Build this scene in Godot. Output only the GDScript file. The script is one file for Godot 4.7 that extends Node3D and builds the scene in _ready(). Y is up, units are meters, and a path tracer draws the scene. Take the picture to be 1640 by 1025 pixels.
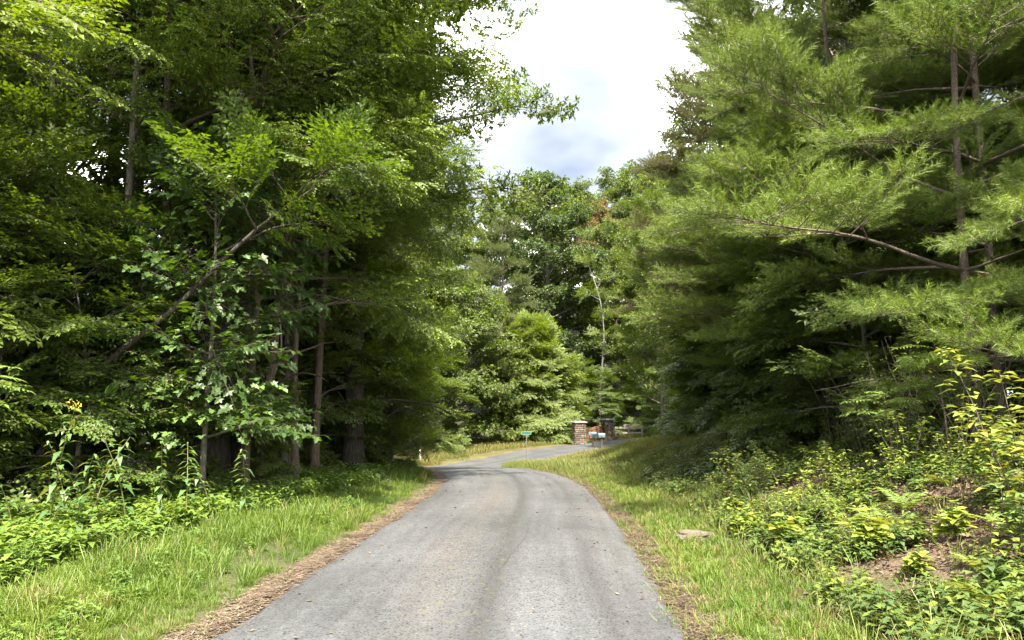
extends Node3D

# ---------------------------------------------------------------- helpers
var rng := RandomNumberGenerator.new()
var M := {}
var road_x := PackedFloat32Array()      # centre of the road for each quarter metre of -z
var bump := FastNoiseLite.new()

func rnd(a: float, b: float) -> float:
	return rng.randf_range(a, b)

class MB:
	var v := PackedVector3Array()
	var n := PackedVector3Array()
	var c := PackedColorArray()
	var uv := PackedVector2Array()
	var idx := PackedInt32Array()
	func tri(a: Vector3, b: Vector3, d: Vector3, col := Color.WHITE) -> void:
		var nn := (d - a).cross(b - a).normalized()
		var k := v.size()
		v.append(a); v.append(b); v.append(d)
		n.append(nn); n.append(nn); n.append(nn)
		c.append(col); c.append(col); c.append(col)
		uv.append(Vector2.ZERO); uv.append(Vector2.ZERO); uv.append(Vector2.ZERO)
		idx.append(k); idx.append(k + 1); idx.append(k + 2)
	func quad(a: Vector3, b: Vector3, d: Vector3, e: Vector3, col := Color.WHITE) -> void:
		tri(a, b, d, col); tri(a, d, e, col)
	func tube(p: PackedVector3Array, r: PackedFloat32Array, sides: int, uneven := 0.0) -> void:
		var first := v.size()
		var side := Vector3.RIGHT
		for i in p.size():
			var d: Vector3 = (p[mini(i + 1, p.size() - 1)] - p[maxi(i - 1, 0)]).normalized()
			side = (side - d * side.dot(d))
			if side.length() < 0.01:
				side = d.cross(Vector3.FORWARD)
			side = side.normalized()
			var other := d.cross(side)
			for k in sides:
				var a := TAU * k / sides
				var q := 1.0 + uneven * (sin(a * 3.0 + p[i].y * 1.3) + 0.6 * sin(a * 5.0 - p[i].y * 0.7))
				var o := side * cos(a) + other * sin(a)
				v.append(p[i] + o * r[i] * q); n.append(o); c.append(Color.WHITE); uv.append(Vector2(float(k) / sides, i))
		for i in p.size() - 1:
			for k in sides:
				var a := first + i * sides + k
				var b := first + i * sides + (k + 1) % sides
				idx.append(a); idx.append(a + sides); idx.append(b)
				idx.append(b); idx.append(a + sides); idx.append(b + sides)
		var e := v.size()
		v.append(p[p.size() - 1]); n.append(Vector3.UP); c.append(Color.WHITE); uv.append(Vector2.ZERO)
		for k in sides:
			idx.append(e - sides + k); idx.append(e); idx.append(e - sides + (k + 1) % sides)
	func box(at: Vector3, size: Vector3, b := Basis.IDENTITY, bevel := 0.0, col := Color.WHITE) -> void:
		var h := size / 2.0
		var e := minf(bevel, minf(h.x, minf(h.y, h.z)) * 0.9)
		var f := func(x: float, y: float, z: float) -> Vector3: return at + b * Vector3(x, y, z)
		for ax in 3:
			for s: float in [-1.0, 1.0]:
				var u := (ax + 1) % 3
				var w := (ax + 2) % 3
				var pts := []
				for q in [[-1, -1], [1, -1], [1, 1], [-1, 1]]:
					var t := Vector3.ZERO
					t[ax] = s * h[ax]; t[u] = q[0] * (h[u] - e); t[w] = q[1] * (h[w] - e)
					pts.append(f.call(t.x, t.y, t.z))
				if s > 0: quad(pts[0], pts[3], pts[2], pts[1], col)
				else: quad(pts[0], pts[1], pts[2], pts[3], col)
		if e > 0.0:
			for ax in 3:
				var u := (ax + 1) % 3
				var w := (ax + 2) % 3
				for q in [[-1, -1], [1, -1], [1, 1], [-1, 1]]:
					var t := [Vector3.ZERO, Vector3.ZERO, Vector3.ZERO, Vector3.ZERO]
					for k in 4:
						t[k][ax] = (h[ax] - e) * (-1 if k == 0 or k == 3 else 1)
						t[k][u] = q[0] * (h[u] if k < 2 else h[u] - e)
						t[k][w] = q[1] * (h[w] - e if k < 2 else h[w])
					var g := []
					for k in 4: g.append(f.call(t[k].x, t[k].y, t[k].z))
					if q[0] * q[1] > 0: quad(g[0], g[3], g[2], g[1], col)
					else: quad(g[0], g[1], g[2], g[3], col)
			for sx in [-1, 1]:
				for sy in [-1, 1]:
					for sz in [-1, 1]:
						var a: Vector3 = f.call(sx * h.x, sy * (h.y - e), sz * (h.z - e))
						var d: Vector3 = f.call(sx * (h.x - e), sy * h.y, sz * (h.z - e))
						var g: Vector3 = f.call(sx * (h.x - e), sy * (h.y - e), sz * h.z)
						if sx * sy * sz > 0: tri(a, g, d, col)
						else: tri(a, d, g, col)
	# a leaf folded along its midrib: from the stalk at A along D, its upper side towards UP
	func leaf(a: Vector3, d: Vector3, up: Vector3, length: float, width: float, fold := 0.18, col := Color.WHITE, droop := 0.15) -> void:
		var s := d.cross(up).normalized()
		var u := s.cross(d).normalized()
		var m := a + d * length * 0.48
		var t := a + d * length - u * length * droop
		var l := a + d * length * 0.42 + s * width * 0.5 + u * width * fold
		var r := a + d * length * 0.42 - s * width * 0.5 + u * width * fold
		tri(a, l, m, col); tri(l, t, m, col); tri(a, m, r, col); tri(m, t, r, col)
	# a palmate leaf with five pointed lobes
	func palm(a: Vector3, d: Vector3, up: Vector3, size: float, col := Color.WHITE) -> void:
		var s := d.cross(up).normalized()
		var u := s.cross(d).normalized()
		var o := [Vector2(0.02, 0.05), Vector2(-0.1, 0.32), Vector2(0.16, 0.24), Vector2(0.42, 0.5), Vector2(0.5, 0.2), Vector2(0.68, 0.22), Vector2(1.0, 0.0)]
		var hub := a + d * size * 0.22 - u * size * 0.03
		for k in 6:
			var p: Vector2 = o[k]
			var q: Vector2 = o[k + 1]
			for g: float in [1.0, -1.0]:
				var pp := a + d * size * p.x + s * g * size * p.y + u * size * (p.y * 0.16 - p.x * p.x * 0.16)
				var qq := a + d * size * q.x + s * g * size * q.y + u * size * (q.y * 0.16 - q.x * q.x * 0.16)
				if g > 0: tri(hub, pp, qq, col)
				else: tri(hub, qq, pp, col)
	func commit(look_of: Material, into: ArrayMesh = null) -> ArrayMesh:
		var m := into if into else ArrayMesh.new()
		if v.size() == 0:
			return m
		var a := []
		a.resize(Mesh.ARRAY_MAX)
		a[Mesh.ARRAY_VERTEX] = v; a[Mesh.ARRAY_NORMAL] = n; a[Mesh.ARRAY_COLOR] = c; a[Mesh.ARRAY_TEX_UV] = uv; a[Mesh.ARRAY_INDEX] = idx
		m.add_surface_from_arrays(Mesh.PRIMITIVE_TRIANGLES, a)
		m.surface_set_material(m.get_surface_count() - 1, look_of)
		return m

# copies of one mesh, each with its own place and tint
class Many:
	var buf := PackedFloat32Array()
	var count := 0
	func add(at: Vector3, x: Vector3, y: Vector3, z: Vector3, col: Color) -> void:
		buf.append_array(PackedFloat32Array([x.x, y.x, z.x, at.x, x.y, y.y, z.y, at.y, x.z, y.z, z.z, at.z, col.r, col.g, col.b, 1.0]))
		count += 1
	func along(at: Vector3, d: Vector3, up: Vector3, size: float, col: Color) -> void:
		var z := d.cross(up).normalized()
		var y := z.cross(d)
		add(at, d * size, y * size, z * size, col)
	func commit(mesh: Mesh) -> MultiMesh:
		var m := MultiMesh.new()
		m.transform_format = MultiMesh.TRANSFORM_3D
		m.use_colors = true
		m.mesh = mesh
		m.instance_count = count
		m.buffer = buf
		return m

var taken := {}
func numbered(called: String) -> String:
	taken[called] = taken.get(called, -1) + 1
	return called if taken[called] == 0 else "%s_%03d" % [called, taken[called]]

func tag(o: Node, label: String, category := "", group := "", kind := "") -> Node:
	if label: o.set_meta("label", label)
	if category: o.set_meta("category", category)
	if group: o.set_meta("group", group)
	if kind: o.set_meta("kind", kind)
	return o

func thing(called: String, label: String, category: String, at := Vector3.ZERO, turn := 0.0, group := "") -> Node3D:
	var o := Node3D.new()
	o.name = numbered(called)
	add_child(o)
	o.position = at
	o.rotation.y = turn
	tag(o, label, category, group)
	return o

func part(called: String, mesh: Mesh, parent: Node) -> MeshInstance3D:
	var o := MeshInstance3D.new()
	o.name = numbered(called) if parent == self else called
	o.mesh = mesh
	parent.add_child(o, true)
	return o

func mass(called: String, mm: MultiMesh, parent: Node) -> MultiMeshInstance3D:
	var o := MultiMeshInstance3D.new()
	o.name = numbered(called) if parent == self else called
	o.multimesh = mm
	o.set_meta("kind", "stuff")
	parent.add_child(o, true)
	return o

func copy(o: Node3D, label: String, at: Vector3, turn: float, size := 1.0) -> Node3D:
	var r: Node3D = o.duplicate()
	r.name = numbered(String(o.name).rstrip("0123456789").trim_suffix("_"))
	add_child(r)
	r.position = at
	r.rotation = Vector3(0, turn, 0)
	r.scale = Vector3.ONE * size
	r.set_meta("label", label)
	return r

# ---------------------------------------------------------------- the land
const ROAD := [[-1.3, 20.0], [-0.9, 0.5], [-0.48, -5.3], [-0.13, -11.3], [0.0, -15.5], [-0.12, -19.5], [-0.5, -22.5], [-1.05, -25.5], [-1.8, -30.0], [-2.05, -34.3], [-1.5, -37.6], [-0.45, -40.7], [0.85, -44.0], [2.5, -47.6], [4.4, -50.8], [7.4, -55.0], [11.5, -59.5], [16.0, -63.0], [22.0, -67.0]]
const RISE := [[20.0, 0.05], [0.0, 0.0], [-12.0, 0.0], [-16.0, -0.04], [-20.0, -0.13], [-25.0, -0.31], [-31.0, -0.7], [-36.0, -1.0], [-41.0, -1.06], [-46.0, -0.93], [-52.0, -0.82], [-60.0, -0.62], [-75.0, -0.3], [-400.0, 0.0]]

func table(t: Array, kx: int, x: float) -> float:      # smooth look-up; entry 1-kx falls along the table
	var kv := 1 - kx
	for i in t.size() - 1:
		var a: float = t[i][kx]
		var b: float = t[i + 1][kx]
		if x <= a and x >= b:
			var p0: float = t[maxi(i - 1, 0)][kv]
			var p3: float = t[mini(i + 2, t.size() - 1)][kv]
			var p1: float = t[i][kv]
			var p2: float = t[i + 1][kv]
			var ta: float = t[maxi(i - 1, 0)][kx]
			var td: float = t[mini(i + 2, t.size() - 1)][kx]
			var m1 := (p2 - p0) / (b - ta) * (b - a)
			var m2 := (p3 - p1) / (td - a) * (b - a)
			var u := (x - a) / (b - a)
			return (2 * u * u * u - 3 * u * u + 1) * p1 + (u * u * u - 2 * u * u + u) * m1 + (-2 * u * u * u + 3 * u * u) * p2 + (u * u * u - u * u) * m2
	return t[0][kv] if x > t[0][kx] else t[t.size() - 1][kv]

var rise_t := PackedFloat32Array()
func prepare_road() -> void:
	for i in 1681:
		var z := 20.0 - i * 0.25
		road_x.append(table(ROAD, 1, z))
		rise_t.append(table(RISE, 0, z))
	bump.seed = 5
	bump.frequency = 0.35
	bump.fractal_octaves = 3

func look(t: PackedFloat32Array, z: float) -> float:
	var f := clampf((20.0 - z) * 4.0, 0.0, t.size() - 1.001)
	var i := int(f)
	return lerpf(t[i], t[i + 1], f - i)

func side_of(x: float, z: float) -> float:             # metres from the road's centre line, right is positive
	var m := (look(road_x, z - 0.5) - look(road_x, z + 0.5))
	return (x - look(road_x, z)) / sqrt(1.0 + m * m)

func height(x: float, z: float) -> float:
	var s := side_of(x, z)
	var h := look(rise_t, z)
	var nb := bump.get_noise_2d(x, z)
	if s > 0.0:
		var tall := lerpf(0.95, 1.02, smoothstep(-15.0, -33.0, z)) * (1.0 - smoothstep(-37.0, -46.0, z))
		h += tall * smoothstep(lerpf(2.3, 3.4, smoothstep(-20.0, -30.0, z)), lerpf(6.8, 8.6, smoothstep(-20.0, -30.0, z)), s) + 0.05 * maxf(0.0, minf(s, 40.0) - 7.0)
		h += nb * 0.16 * smoothstep(2.4, 4.5, s)
	else:
		var drop := (1.0 - smoothstep(-27.0, -40.0, z))
		h += drop * (0.1 * smoothstep(1.8, 3.4, -s) - 0.13 * clampf(-s - 6.2, 0.0, 18.0))
		h += nb * 0.12 * smoothstep(2.0, 4.0, -s)
	if z < -58.0:
		h += 19.0 * smoothstep(-64.0, -125.0, z) * smoothstep(-60.0, -8.0, x) * (1.0 - smoothstep(24.0, 60.0, x))
	var e := absf(s)
	if z > -66.0 and e < 2.1:
		h -= 0.07 * (1.0 - smoothstep(1.62, 2.05, e))
	return h

func on(x: float, z: float) -> Vector3:
	return Vector3(x, height(x, z), z)

# ---------------------------------------------------------------- materials
func mat(called: String, col: Color, rough := 0.9) -> StandardMaterial3D:
	var m := StandardMaterial3D.new()
	m.resource_name = called
	m.albedo_color = col.linear_to_srgb()
	m.roughness = rough
	return m

func noise_tex(freq: float, oct: int, lo: Color, hi: Color, seed_: int, size := 512, mid := Color(-1, 0, 0)) -> NoiseTexture2D:
	var f := FastNoiseLite.new()
	f.seed = seed_; f.frequency = freq; f.fractal_octaves = oct
	f.noise_type = FastNoiseLite.TYPE_SIMPLEX_SMOOTH
	var t := NoiseTexture2D.new()
	t.width = size; t.height = size; t.seamless = true; t.noise = f
	var g := Gradient.new()
	g.set_color(0, lo.linear_to_srgb()); g.set_color(1, hi.linear_to_srgb())
	if mid.r >= 0.0: g.add_point(0.5, mid.linear_to_srgb())
	t.color_ramp = g
	return t

func bark(called: String, lo: Color, hi: Color, seed_: int, stretch: Vector3, relief := 2.0) -> StandardMaterial3D:
	var m := mat(called, Color.WHITE, 0.95)
	m.albedo_texture = noise_tex(0.03, 5, lo, hi, seed_, 256)
	m.uv1_triplanar = true
	m.uv1_scale = stretch
	m.heightmap_enabled = true
	m.heightmap_texture = noise_tex(0.03, 4, Color.BLACK, Color.WHITE, seed_, 256)
	m.heightmap_scale = relief
	return m

func leafy(called: String, rough := 0.5, through := 0.8) -> StandardMaterial3D:
	var m := mat(called, Color.WHITE, rough)
	m.vertex_color_use_as_albedo = true
	m.backlight_enabled = true
	m.backlight = Color(through, through, through * 0.3)
	return m

func make_materials() -> void:
	M.leaf = leafy("leaf", 0.42, 1.0)
	M.soft_leaf = leafy("soft_leaf", 0.55, 0.8)
	M.needle = leafy("needle", 0.5, 0.85)
	M.grass = leafy("grass", 0.55, 0.9)
	M.twig = mat("twig", Color(0.09, 0.075, 0.055))
	M.pale_twig = mat("pale_twig", Color(0.2, 0.18, 0.15))
	M.dark_bark = bark("dark_bark", Color(0.015, 0.012, 0.009), Color(0.12, 0.1, 0.075), 3, Vector3(3.5, 0.5, 3.5), 3.0)
	M.grey_bark = bark("grey_bark", Color(0.06, 0.052, 0.042), Color(0.21, 0.19, 0.155), 4, Vector3(3.0, 0.9, 3.0), 1.2)
	M.brown_bark = bark("brown_bark", Color(0.05, 0.036, 0.026), Color(0.19, 0.145, 0.105), 8, Vector3(4.0, 0.6, 4.0), 2.0)
	M.pine_bark = bark("pine_bark", Color(0.055, 0.042, 0.034), Color(0.2, 0.155, 0.125), 5, Vector3(5.0, 2.0, 5.0), 1.5)
	M.white_bark = bark("white_bark", Color(0.08, 0.078, 0.07), Color(0.24, 0.23, 0.2), 6, Vector3(2.5, 1.0, 2.5), 1.0)
	M.dead = mat("dead_leaf", Color.WHITE, 0.9)
	M.dead.vertex_color_use_as_albedo = true

# ---------------------------------------------------------------- leaf sprays: x runs out along the twig, y is up
func tint(lo := 0.75, hi := 1.2) -> Color:
	var k := rnd(lo, hi)
	return Color(k * rnd(0.95, 1.06), k, k * rnd(0.85, 1.1))

func twig(t: MB, a: Vector3, b: Vector3, r: float) -> void:
	t.tube(PackedVector3Array([a, (a + b) / 2 + Vector3(0, r * 2, 0), b]), PackedFloat32Array([r, r * 0.8, r * 0.4]), 3)

func spray_flat(size: float, leaf_len: float, wide: float, tilt: float, m: Material) -> ArrayMesh:      # two-ranked, layered: beech, dogwood, elm
	var l := MB.new()
	var t := MB.new()
	var axes := [[Vector3.ZERO, Vector3(1, 0, 0), size]]
	for k in 5:
		var f := 0.12 + 0.17 * k
		var g := 1.0 if k % 2 == 0 else -1.0
		axes.append([Vector3(f * size, 0, 0), Vector3(cos(0.85), rnd(-0.15, 0.1), g * sin(0.85)).normalized(), size * (0.62 - f * 0.4)])
	for ax in axes:
		var a: Vector3 = ax[0]
		var d: Vector3 = ax[1]
		var ln: float = ax[2]
		var e := a + d * ln - Vector3(0, ln * 0.12, 0)
		twig(t, a, e, 0.004)
		var k := int(ln / leaf_len * 2.1) + 2
		for i in k:
			var f := (i + 0.6) / k
			var at := a.lerp(e, f)
			var g := 1.0 if i % 2 == 0 else -1.0
			var s := d.cross(Vector3.UP).normalized() * g
			var dd := (d * rnd(0.5, 0.9) + s * rnd(0.6, 1.0) + Vector3(0, rnd(-0.35, 0.1), 0)).normalized()
			if i == k - 1: dd = d
			var up := (Vector3.UP + Vector3(rnd(-tilt, tilt), 0, rnd(-tilt, tilt))).normalized()
			l.leaf(at, dd, up, leaf_len * rnd(0.75, 1.15), leaf_len * wide * rnd(0.85, 1.1), 0.16, tint(), 0.12)
	var r := l.commit(m)
	return t.commit(M.twig, r)

func spray_cluster(size: float, leaf_len: float, wide: float, m: Material, n := 26) -> ArrayMesh:        # whorls of leaves at shoot ends: oak, hickory, tulip tree
	var l := MB.new()
	var t := MB.new()
	for k in 4:
		var a := Vector3(size * 0.15 * k, 0, 0)
		var e := Vector3(size * rnd(0.45, 0.9), size * rnd(-0.22, 0.3), size * rnd(-0.42, 0.42))
		if k == 0: e = Vector3(size, rnd(-0.05, 0.1) * size, 0)
		twig(t, a, e, 0.004)
		var d := (e - a).normalized()
		for i in int(n / 4.0):
			var az := i * 2.4 + rnd(-0.4, 0.4)
			var o := Vector3(0, cos(az), sin(az))
			var dd := (d * rnd(0.1, 0.8) + o * rnd(0.6, 1.0) - Vector3(0, 0.3, 0)).normalized()
			var up := (d * 0.35 + Vector3.UP + Vector3(rnd(-0.5, 0.5), 0, rnd(-0.5, 0.5))).normalized()
			l.leaf(a.lerp(e, rnd(0.5, 1.0)), dd, up, leaf_len * rnd(0.7, 1.15), leaf_len * wide * rnd(0.85, 1.1), 0.14, tint(), 0.2)
	var r := l.commit(m)
	return t.commit(M.twig, r)

func frond(l: MB, t: MB, a: Vector3, d: Vector3, up: Vector3, length: float, pairs: int, leaf_len: float, wide: float, sag: float, slim := false) -> void:
	var s := d.cross(up).normalized()
	var prev := a
	var dir := d
	for i in pairs:
		var f := (i + 1.0) / pairs
		dir = (dir - Vector3(0, sag / pairs, 0)).normalized()
		var p := prev + dir * length / pairs
		t.quad(prev - s * 0.003, prev + s * 0.003, p + s * 0.003, p - s * 0.003)
		var ln := leaf_len * (sin(clampf(0.12 + f * 0.86, 0, 1) * PI) * 0.55 + 0.45)
		for g: float in [1.0, -1.0]:
			var dd := (s * g + dir * 0.45 + Vector3(0, rnd(-0.2, 0.1), 0)).normalized()
			var loose := 0.8 if slim else 0.25
			if slim: dd = (dd + Vector3(rnd(-0.45, 0.45), rnd(-0.5, 0.3), rnd(-0.45, 0.45))).normalized()
			var u := (up + Vector3(rnd(-loose, loose), 0, rnd(-loose, loose))).normalized()
			if slim:
				var w := dd.cross(u).normalized() * ln * wide * 0.5
				var c := tint(0.8, 1.15)
				l.tri(p, p + dd * ln * 0.4 + w, p + dd * ln - Vector3(0, ln * 0.1, 0), c)
				l.tri(p, p + dd * ln - Vector3(0, ln * 0.1, 0), p + dd * ln * 0.4 - w, c)
			else:
				l.leaf(p, dd, u, ln, ln * wide, 0.1, tint(0.85, 1.12), 0.12)
		prev = p
	l.leaf(prev, dir, up, leaf_len * 0.8, leaf_len * wide, 0.1)

func spray_pinnate(size: float, leaflet: float, m: Material) -> ArrayMesh:             # locust, walnut
	var l := MB.new()
	var t := MB.new()
	twig(t, Vector3.ZERO, Vector3(size, -0.03, 0), 0.004)
	for k in 8:
		var f := 0.1 + k * 0.12
		var g := 1.0 if k % 2 == 0 else -1.0
		var d := Vector3(rnd(0.35, 0.8), rnd(-0.25, 0.25), g * rnd(0.6, 1.0)).normalized()
		frond(l, t, Vector3(size * f, 0, 0), d, (Vector3.UP + Vector3(rnd(-0.4, 0.4), 0, rnd(-0.4, 0.4))).normalized(), size * 0.5, 7, leaflet, 0.6, 0.6, true)
	var r := l.commit(m)
	return t.commit(M.twig, r)

func spray_palm(size: float, leaf_len: float, m: Material) -> ArrayMesh:               # maple
	var l := MB.new()
	var t := MB.new()
	twig(t, Vector3.ZERO, Vector3(size, -0.02, 0), 0.004)
	for i in 13:
		var f := 0.15 + 0.85 * i / 12.0
		var g := 1.0 if i % 2 == 0 else -1.0
		var a := Vector3(size * f, 0, 0)
		var d := Vector3(rnd(0.2, 0.8), rnd(-0.3, 0.1), g * rnd(0.5, 1.0)).normalized()
		var b := a + d * size * rnd(0.12, 0.3)
		t.tri(a + Vector3(0, 0.002, 0), a - Vector3(0, 0.002, 0), b)
		l.palm(b, (d - Vector3(0, rnd(0.1, 0.55), 0)).normalized(), (Vector3.UP + d * rnd(0, 0.6) + Vector3(rnd(-0.3, 0.3), 0, rnd(-0.3, 0.3))).normalized(), leaf_len * rnd(0.7, 1.15), tint())
	var r := l.commit(m)
	return t.commit(M.twig, r)

func spray_needles(size: float, needle: float, wide: float, m: Material, per := 46) -> ArrayMesh:     # pine: tufted shoots that turn up at the tips
	var l := MB.new()
	var t := MB.new()
	for k in 6:
		var a := Vector3(size * (0.02 + 0.1 * k), 0, 0)
		var g := 1.0 if k % 2 == 0 else -1.0
		var e := a + Vector3(rnd(0.35, 0.6), rnd(0.0, 0.28), g * rnd(0.2, 0.5)) * size * 0.75
		if k == 0: e = Vector3(size, size * 0.15, 0)
		twig(t, a, e, 0.004)
		var d := (e - a).normalized()
		var s := d.cross(Vector3.UP).normalized()
		var u := s.cross(d)
		for i in per:
			var f := 0.25 + 0.75 * (i + rnd(0, 1)) / per
			var az := rnd(0, TAU)
			var o := s * cos(az) + u * sin(az)
			var dd := (d * rnd(0.35, 1.1) + o * rnd(0.5, 1.0)).normalized()
			var p := a.lerp(e, f)
			var w := dd.cross(Vector3(rnd(-1, 1), rnd(-1, 1), rnd(-1, 1)).normalized()).normalized() * wide
			l.tri(p - w, p + w, p + dd * needle * rnd(0.7, 1.15), tint(0.8, 1.2))
	var r := l.commit(m)
	return t.commit(M.twig, r)

# ---------------------------------------------------------------- trees
const TREE := {"h": 20.0, "r": 0.2, "path": [], "lean": Vector3.ZERO, "wobble": 0.25, "base": 0.35, "spread": 4.0, "limbs": 18, "shape": "round", "elev0": 0.5, "elev1": 1.0, "sag": 0.12,
	"step": 0.3, "leaf_size": 1.0, "a": Color(0.05, 0.085, 0.018), "b": Color(0.09, 0.13, 0.025), "toward": Vector3.ZERO, "bark": "grey_bark", "inner": 0.3, "flat": 0.25, "split": true, "bare": 0, "branches": 2.4,
	"droop": 0.0, "face": 0.9, "top": 0.97, "up": 0.0}

func curve_at(p: PackedVector3Array, t: float) -> Vector3:
	var f := clampf(t, 0.0, 0.9999) * (p.size() - 1)
	return p[int(f)].lerp(p[int(f) + 1], f - int(f))

func make_tree(called: String, label: String, category: String, x: float, z: float, spray: ArrayMesh, spec: Dictionary, seed_: int, group := "") -> Node3D:
	rng.seed = seed_
	var s := TREE.duplicate()
	s.merge(spec, true)
	var o := thing(called, label, category, on(x, z), 0.0, group)
	var trunk := PackedVector3Array()
	var radii := PackedFloat32Array()
	var h: float = s.h
	var n := 14
	var given: Array = s.path
	var ph := rnd(0, TAU)
	var wob: float = s.wobble
	for i in n + 1:
		var t := float(i) / n
		var p := Vector3(0, h * t, 0)
		if given.size():
			var f := t * (given.size() - 1)
			var k := mini(int(f), given.size() - 2)
			p = (given[k] as Vector3).lerp(given[k + 1], f - k)
		p += (s.lean as Vector3) * t * t * h
		p += Vector3(sin(t * 5.0 + ph), 0, cos(t * 6.3 + ph * 1.7)) * wob * t
		if i == 0: p.y -= 0.25
		trunk.append(p)
		radii.append(s.r * (pow(1.0 - t, 0.75) * 0.93 + 0.07) * (1.45 if i == 0 else 1.0))
	var tm := MB.new()
	var fine := PackedVector3Array()
	var fr := PackedFloat32Array()
	for i in 43:                                                    # a rounder trunk with a flare at the foot
		var t := i / 42.0
		var p := curve_at(trunk, t)
		fine.append(p)
		fr.append(s.r * (pow(1.0 - t, 0.75) * 0.93 + 0.07) * (1.0 + 0.7 * exp(-maxf(p.y, -0.1) * 3.0)))
	tm.tube(fine, fr, 12 if s.r > 0.12 else 8, 0.035)
	var crown := Many.new()
	var ca: Color = s.a
	var cb: Color = s.b
	var limbs: Array[MB] = []
	var nl: int = s.limbs
	var toward: Vector3 = s.toward
	for i in nl + int(s.bare):
		var bare := i >= nl
		var t := lerpf(s.base, s.top, (i + rnd(0.1, 0.9)) / nl)
		if s.shape == "pine" and not bare: t = lerpf(s.base, s.top, (int(i / 4.0) * 4.0 + rnd(0.0, 0.5)) / nl)
		if bare: t = lerpf(0.06, s.base * 1.1, rnd(0, 1))
		var u := clampf((t - s.base) / (1.0 - s.base), 0, 1)
		var prof := 1.0
		match s.shape:
			"round": prof = 0.45 + 0.75 * sin(PI * clampf(0.18 + u * 0.78, 0, 1)) * (1.0 - 0.35 * u)
			"cone": prof = pow(1.0 - u, 0.8) + 0.14
			"pine": prof = (1.0 - 0.76 * u) * rnd(0.7, 1.12)
			"column": prof = 0.75 - 0.35 * u
		var az := i * 2.39996 + rnd(-0.5, 0.5)
		var out := Vector3(cos(az), 0, sin(az))
		var len: float = s.spread * prof * rnd(0.75, 1.15)
		if toward != Vector3.ZERO:
			var k := out.dot(toward.normalized())
			len *= 1.0 + toward.length() * k
			if k < -0.55 and rnd(0, 1) < 0.35 * toward.length(): continue
		if bare: len *= rnd(0.35, 0.7)
		var el := lerpf(s.elev0, s.elev1, u) + rnd(-0.15, 0.15)
		var d := (out * cos(el) + Vector3.UP * sin(el)).normalized()
		var p := curve_at(trunk, t)
		var lp := PackedVector3Array([p])
		var lr := PackedFloat32Array()
		var r0: float = minf(s.r * pow(1.0 - t, 0.75) * 0.5 + 0.008, (0.012 + len * 0.013) * (0.62 if s.shape == "pine" else 1.0))
		lr.append(r0)
		var segs := 8
		for k in segs:
			d = (d + Vector3(rnd(-0.14, 0.14), rnd(-0.12, 0.12) - s.sag * (k - 2.0) * 0.25, rnd(-0.14, 0.14))).normalized()
			p += d * len / segs
			lp.append(p)
			lr.append(r0 * (1.0 - 0.9 * (k + 1.0) / segs))
		var lm := MB.new()
		lm.tube(lp, lr, 6)
		if bare:
			for k in 5:
				var f := rnd(0.3, 1.0)
				var q := curve_at(lp, f)
				var e := q + (out + Vector3(rnd(-0.9, 0.9), rnd(-0.5, 0.4), rnd(-0.9, 0.9))).normalized() * len * rnd(0.15, 0.4)
				lm.tube(PackedVector3Array([q, (q + e) / 2 + Vector3(0, 0.03, 0), e]), PackedFloat32Array([0.007, 0.005, 0.002]), 3)
			limbs.append(lm)
			continue
		var nb := int(len * s.branches) + 3
		for j in nb + 1:
			var f: float = lerpf(s.inner, 1.0, (j + rnd(0.0, 0.8)) / nb)
			var q := curve_at(lp, f)
			var ld := (curve_at(lp, minf(f + 0.08, 1.0)) - curve_at(lp, f - 0.08)).normalized()
			var g := 1.0 if j % 2 == 0 else -1.0
			var bd := ld.rotated(Vector3.UP, g * rnd(0.5, 1.15)) + Vector3(0, rnd(-0.3, 0.3) * (1.0 - s.flat) + s.up, 0)
			bd = bd.normalized()
			var bl := (len * 0.42 * (1.15 - f) + 0.35) * rnd(0.7, 1.15)
			if j == nb:
				bd = ld; bl = 0.4; q = p
			var bp := PackedVector3Array([q])
			var bx := bd
			for k in 3:
				bx = (bx + Vector3(rnd(-0.15, 0.15), rnd(-0.12, 0.1) - s.droop, rnd(-0.15, 0.15))).normalized()
				bp.append(bp[k] + bx * bl / 3.0)
			var br: float = 0.004 + bl * 0.006
			lm.tube(bp, PackedFloat32Array([br, br * 0.8, br * 0.55, br * 0.3]), 3)
			var shade := rnd(0.0, 1.0)
			var ns := int(bl / s.step) + 1
			for k in ns + 1:
				var ff := lerpf(0.18, 1.0, (k + rnd(-0.2, 0.2)) / ns)
				var at := curve_at(bp, ff)
				var dd := bx.rotated(Vector3.UP, (1.0 if k % 2 == 0 else -1.0) * rnd(0.2, 1.1)) + Vector3(0, rnd(-0.35, 0.3) * (1.0 - s.flat * 0.6) - s.droop + s.up, 0)
				if k == ns: dd = bx + Vector3(0, s.up, 0)
				dd = dd.normalized()
				var upv: Vector3 = (Vector3.UP + out * rnd(0.1, 1.0) * s.face + Vector3(rnd(-1, 1), 0, rnd(-1, 1)) * 0.5).normalized()
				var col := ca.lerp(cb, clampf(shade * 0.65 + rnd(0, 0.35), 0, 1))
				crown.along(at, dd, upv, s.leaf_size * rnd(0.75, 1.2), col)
		limbs.append(lm)
	if s.split:
		part("trunk", tm.commit(M[s.bark]), o)
		for lm in limbs: part("limb", lm.commit(M[s.bark]), o)
	else:
		for lm in limbs:
			var k := tm.v.size()
			tm.v.append_array(lm.v); tm.n.append_array(lm.n); tm.c.append_array(lm.c); tm.uv.append_array(lm.uv)
			for q in lm.idx: tm.idx.append(q + k)
		part("trunk", tm.commit(M[s.bark]), o)
	if crown.count:
		mass("crown", crown.commit(spray), o)
	return o

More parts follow.
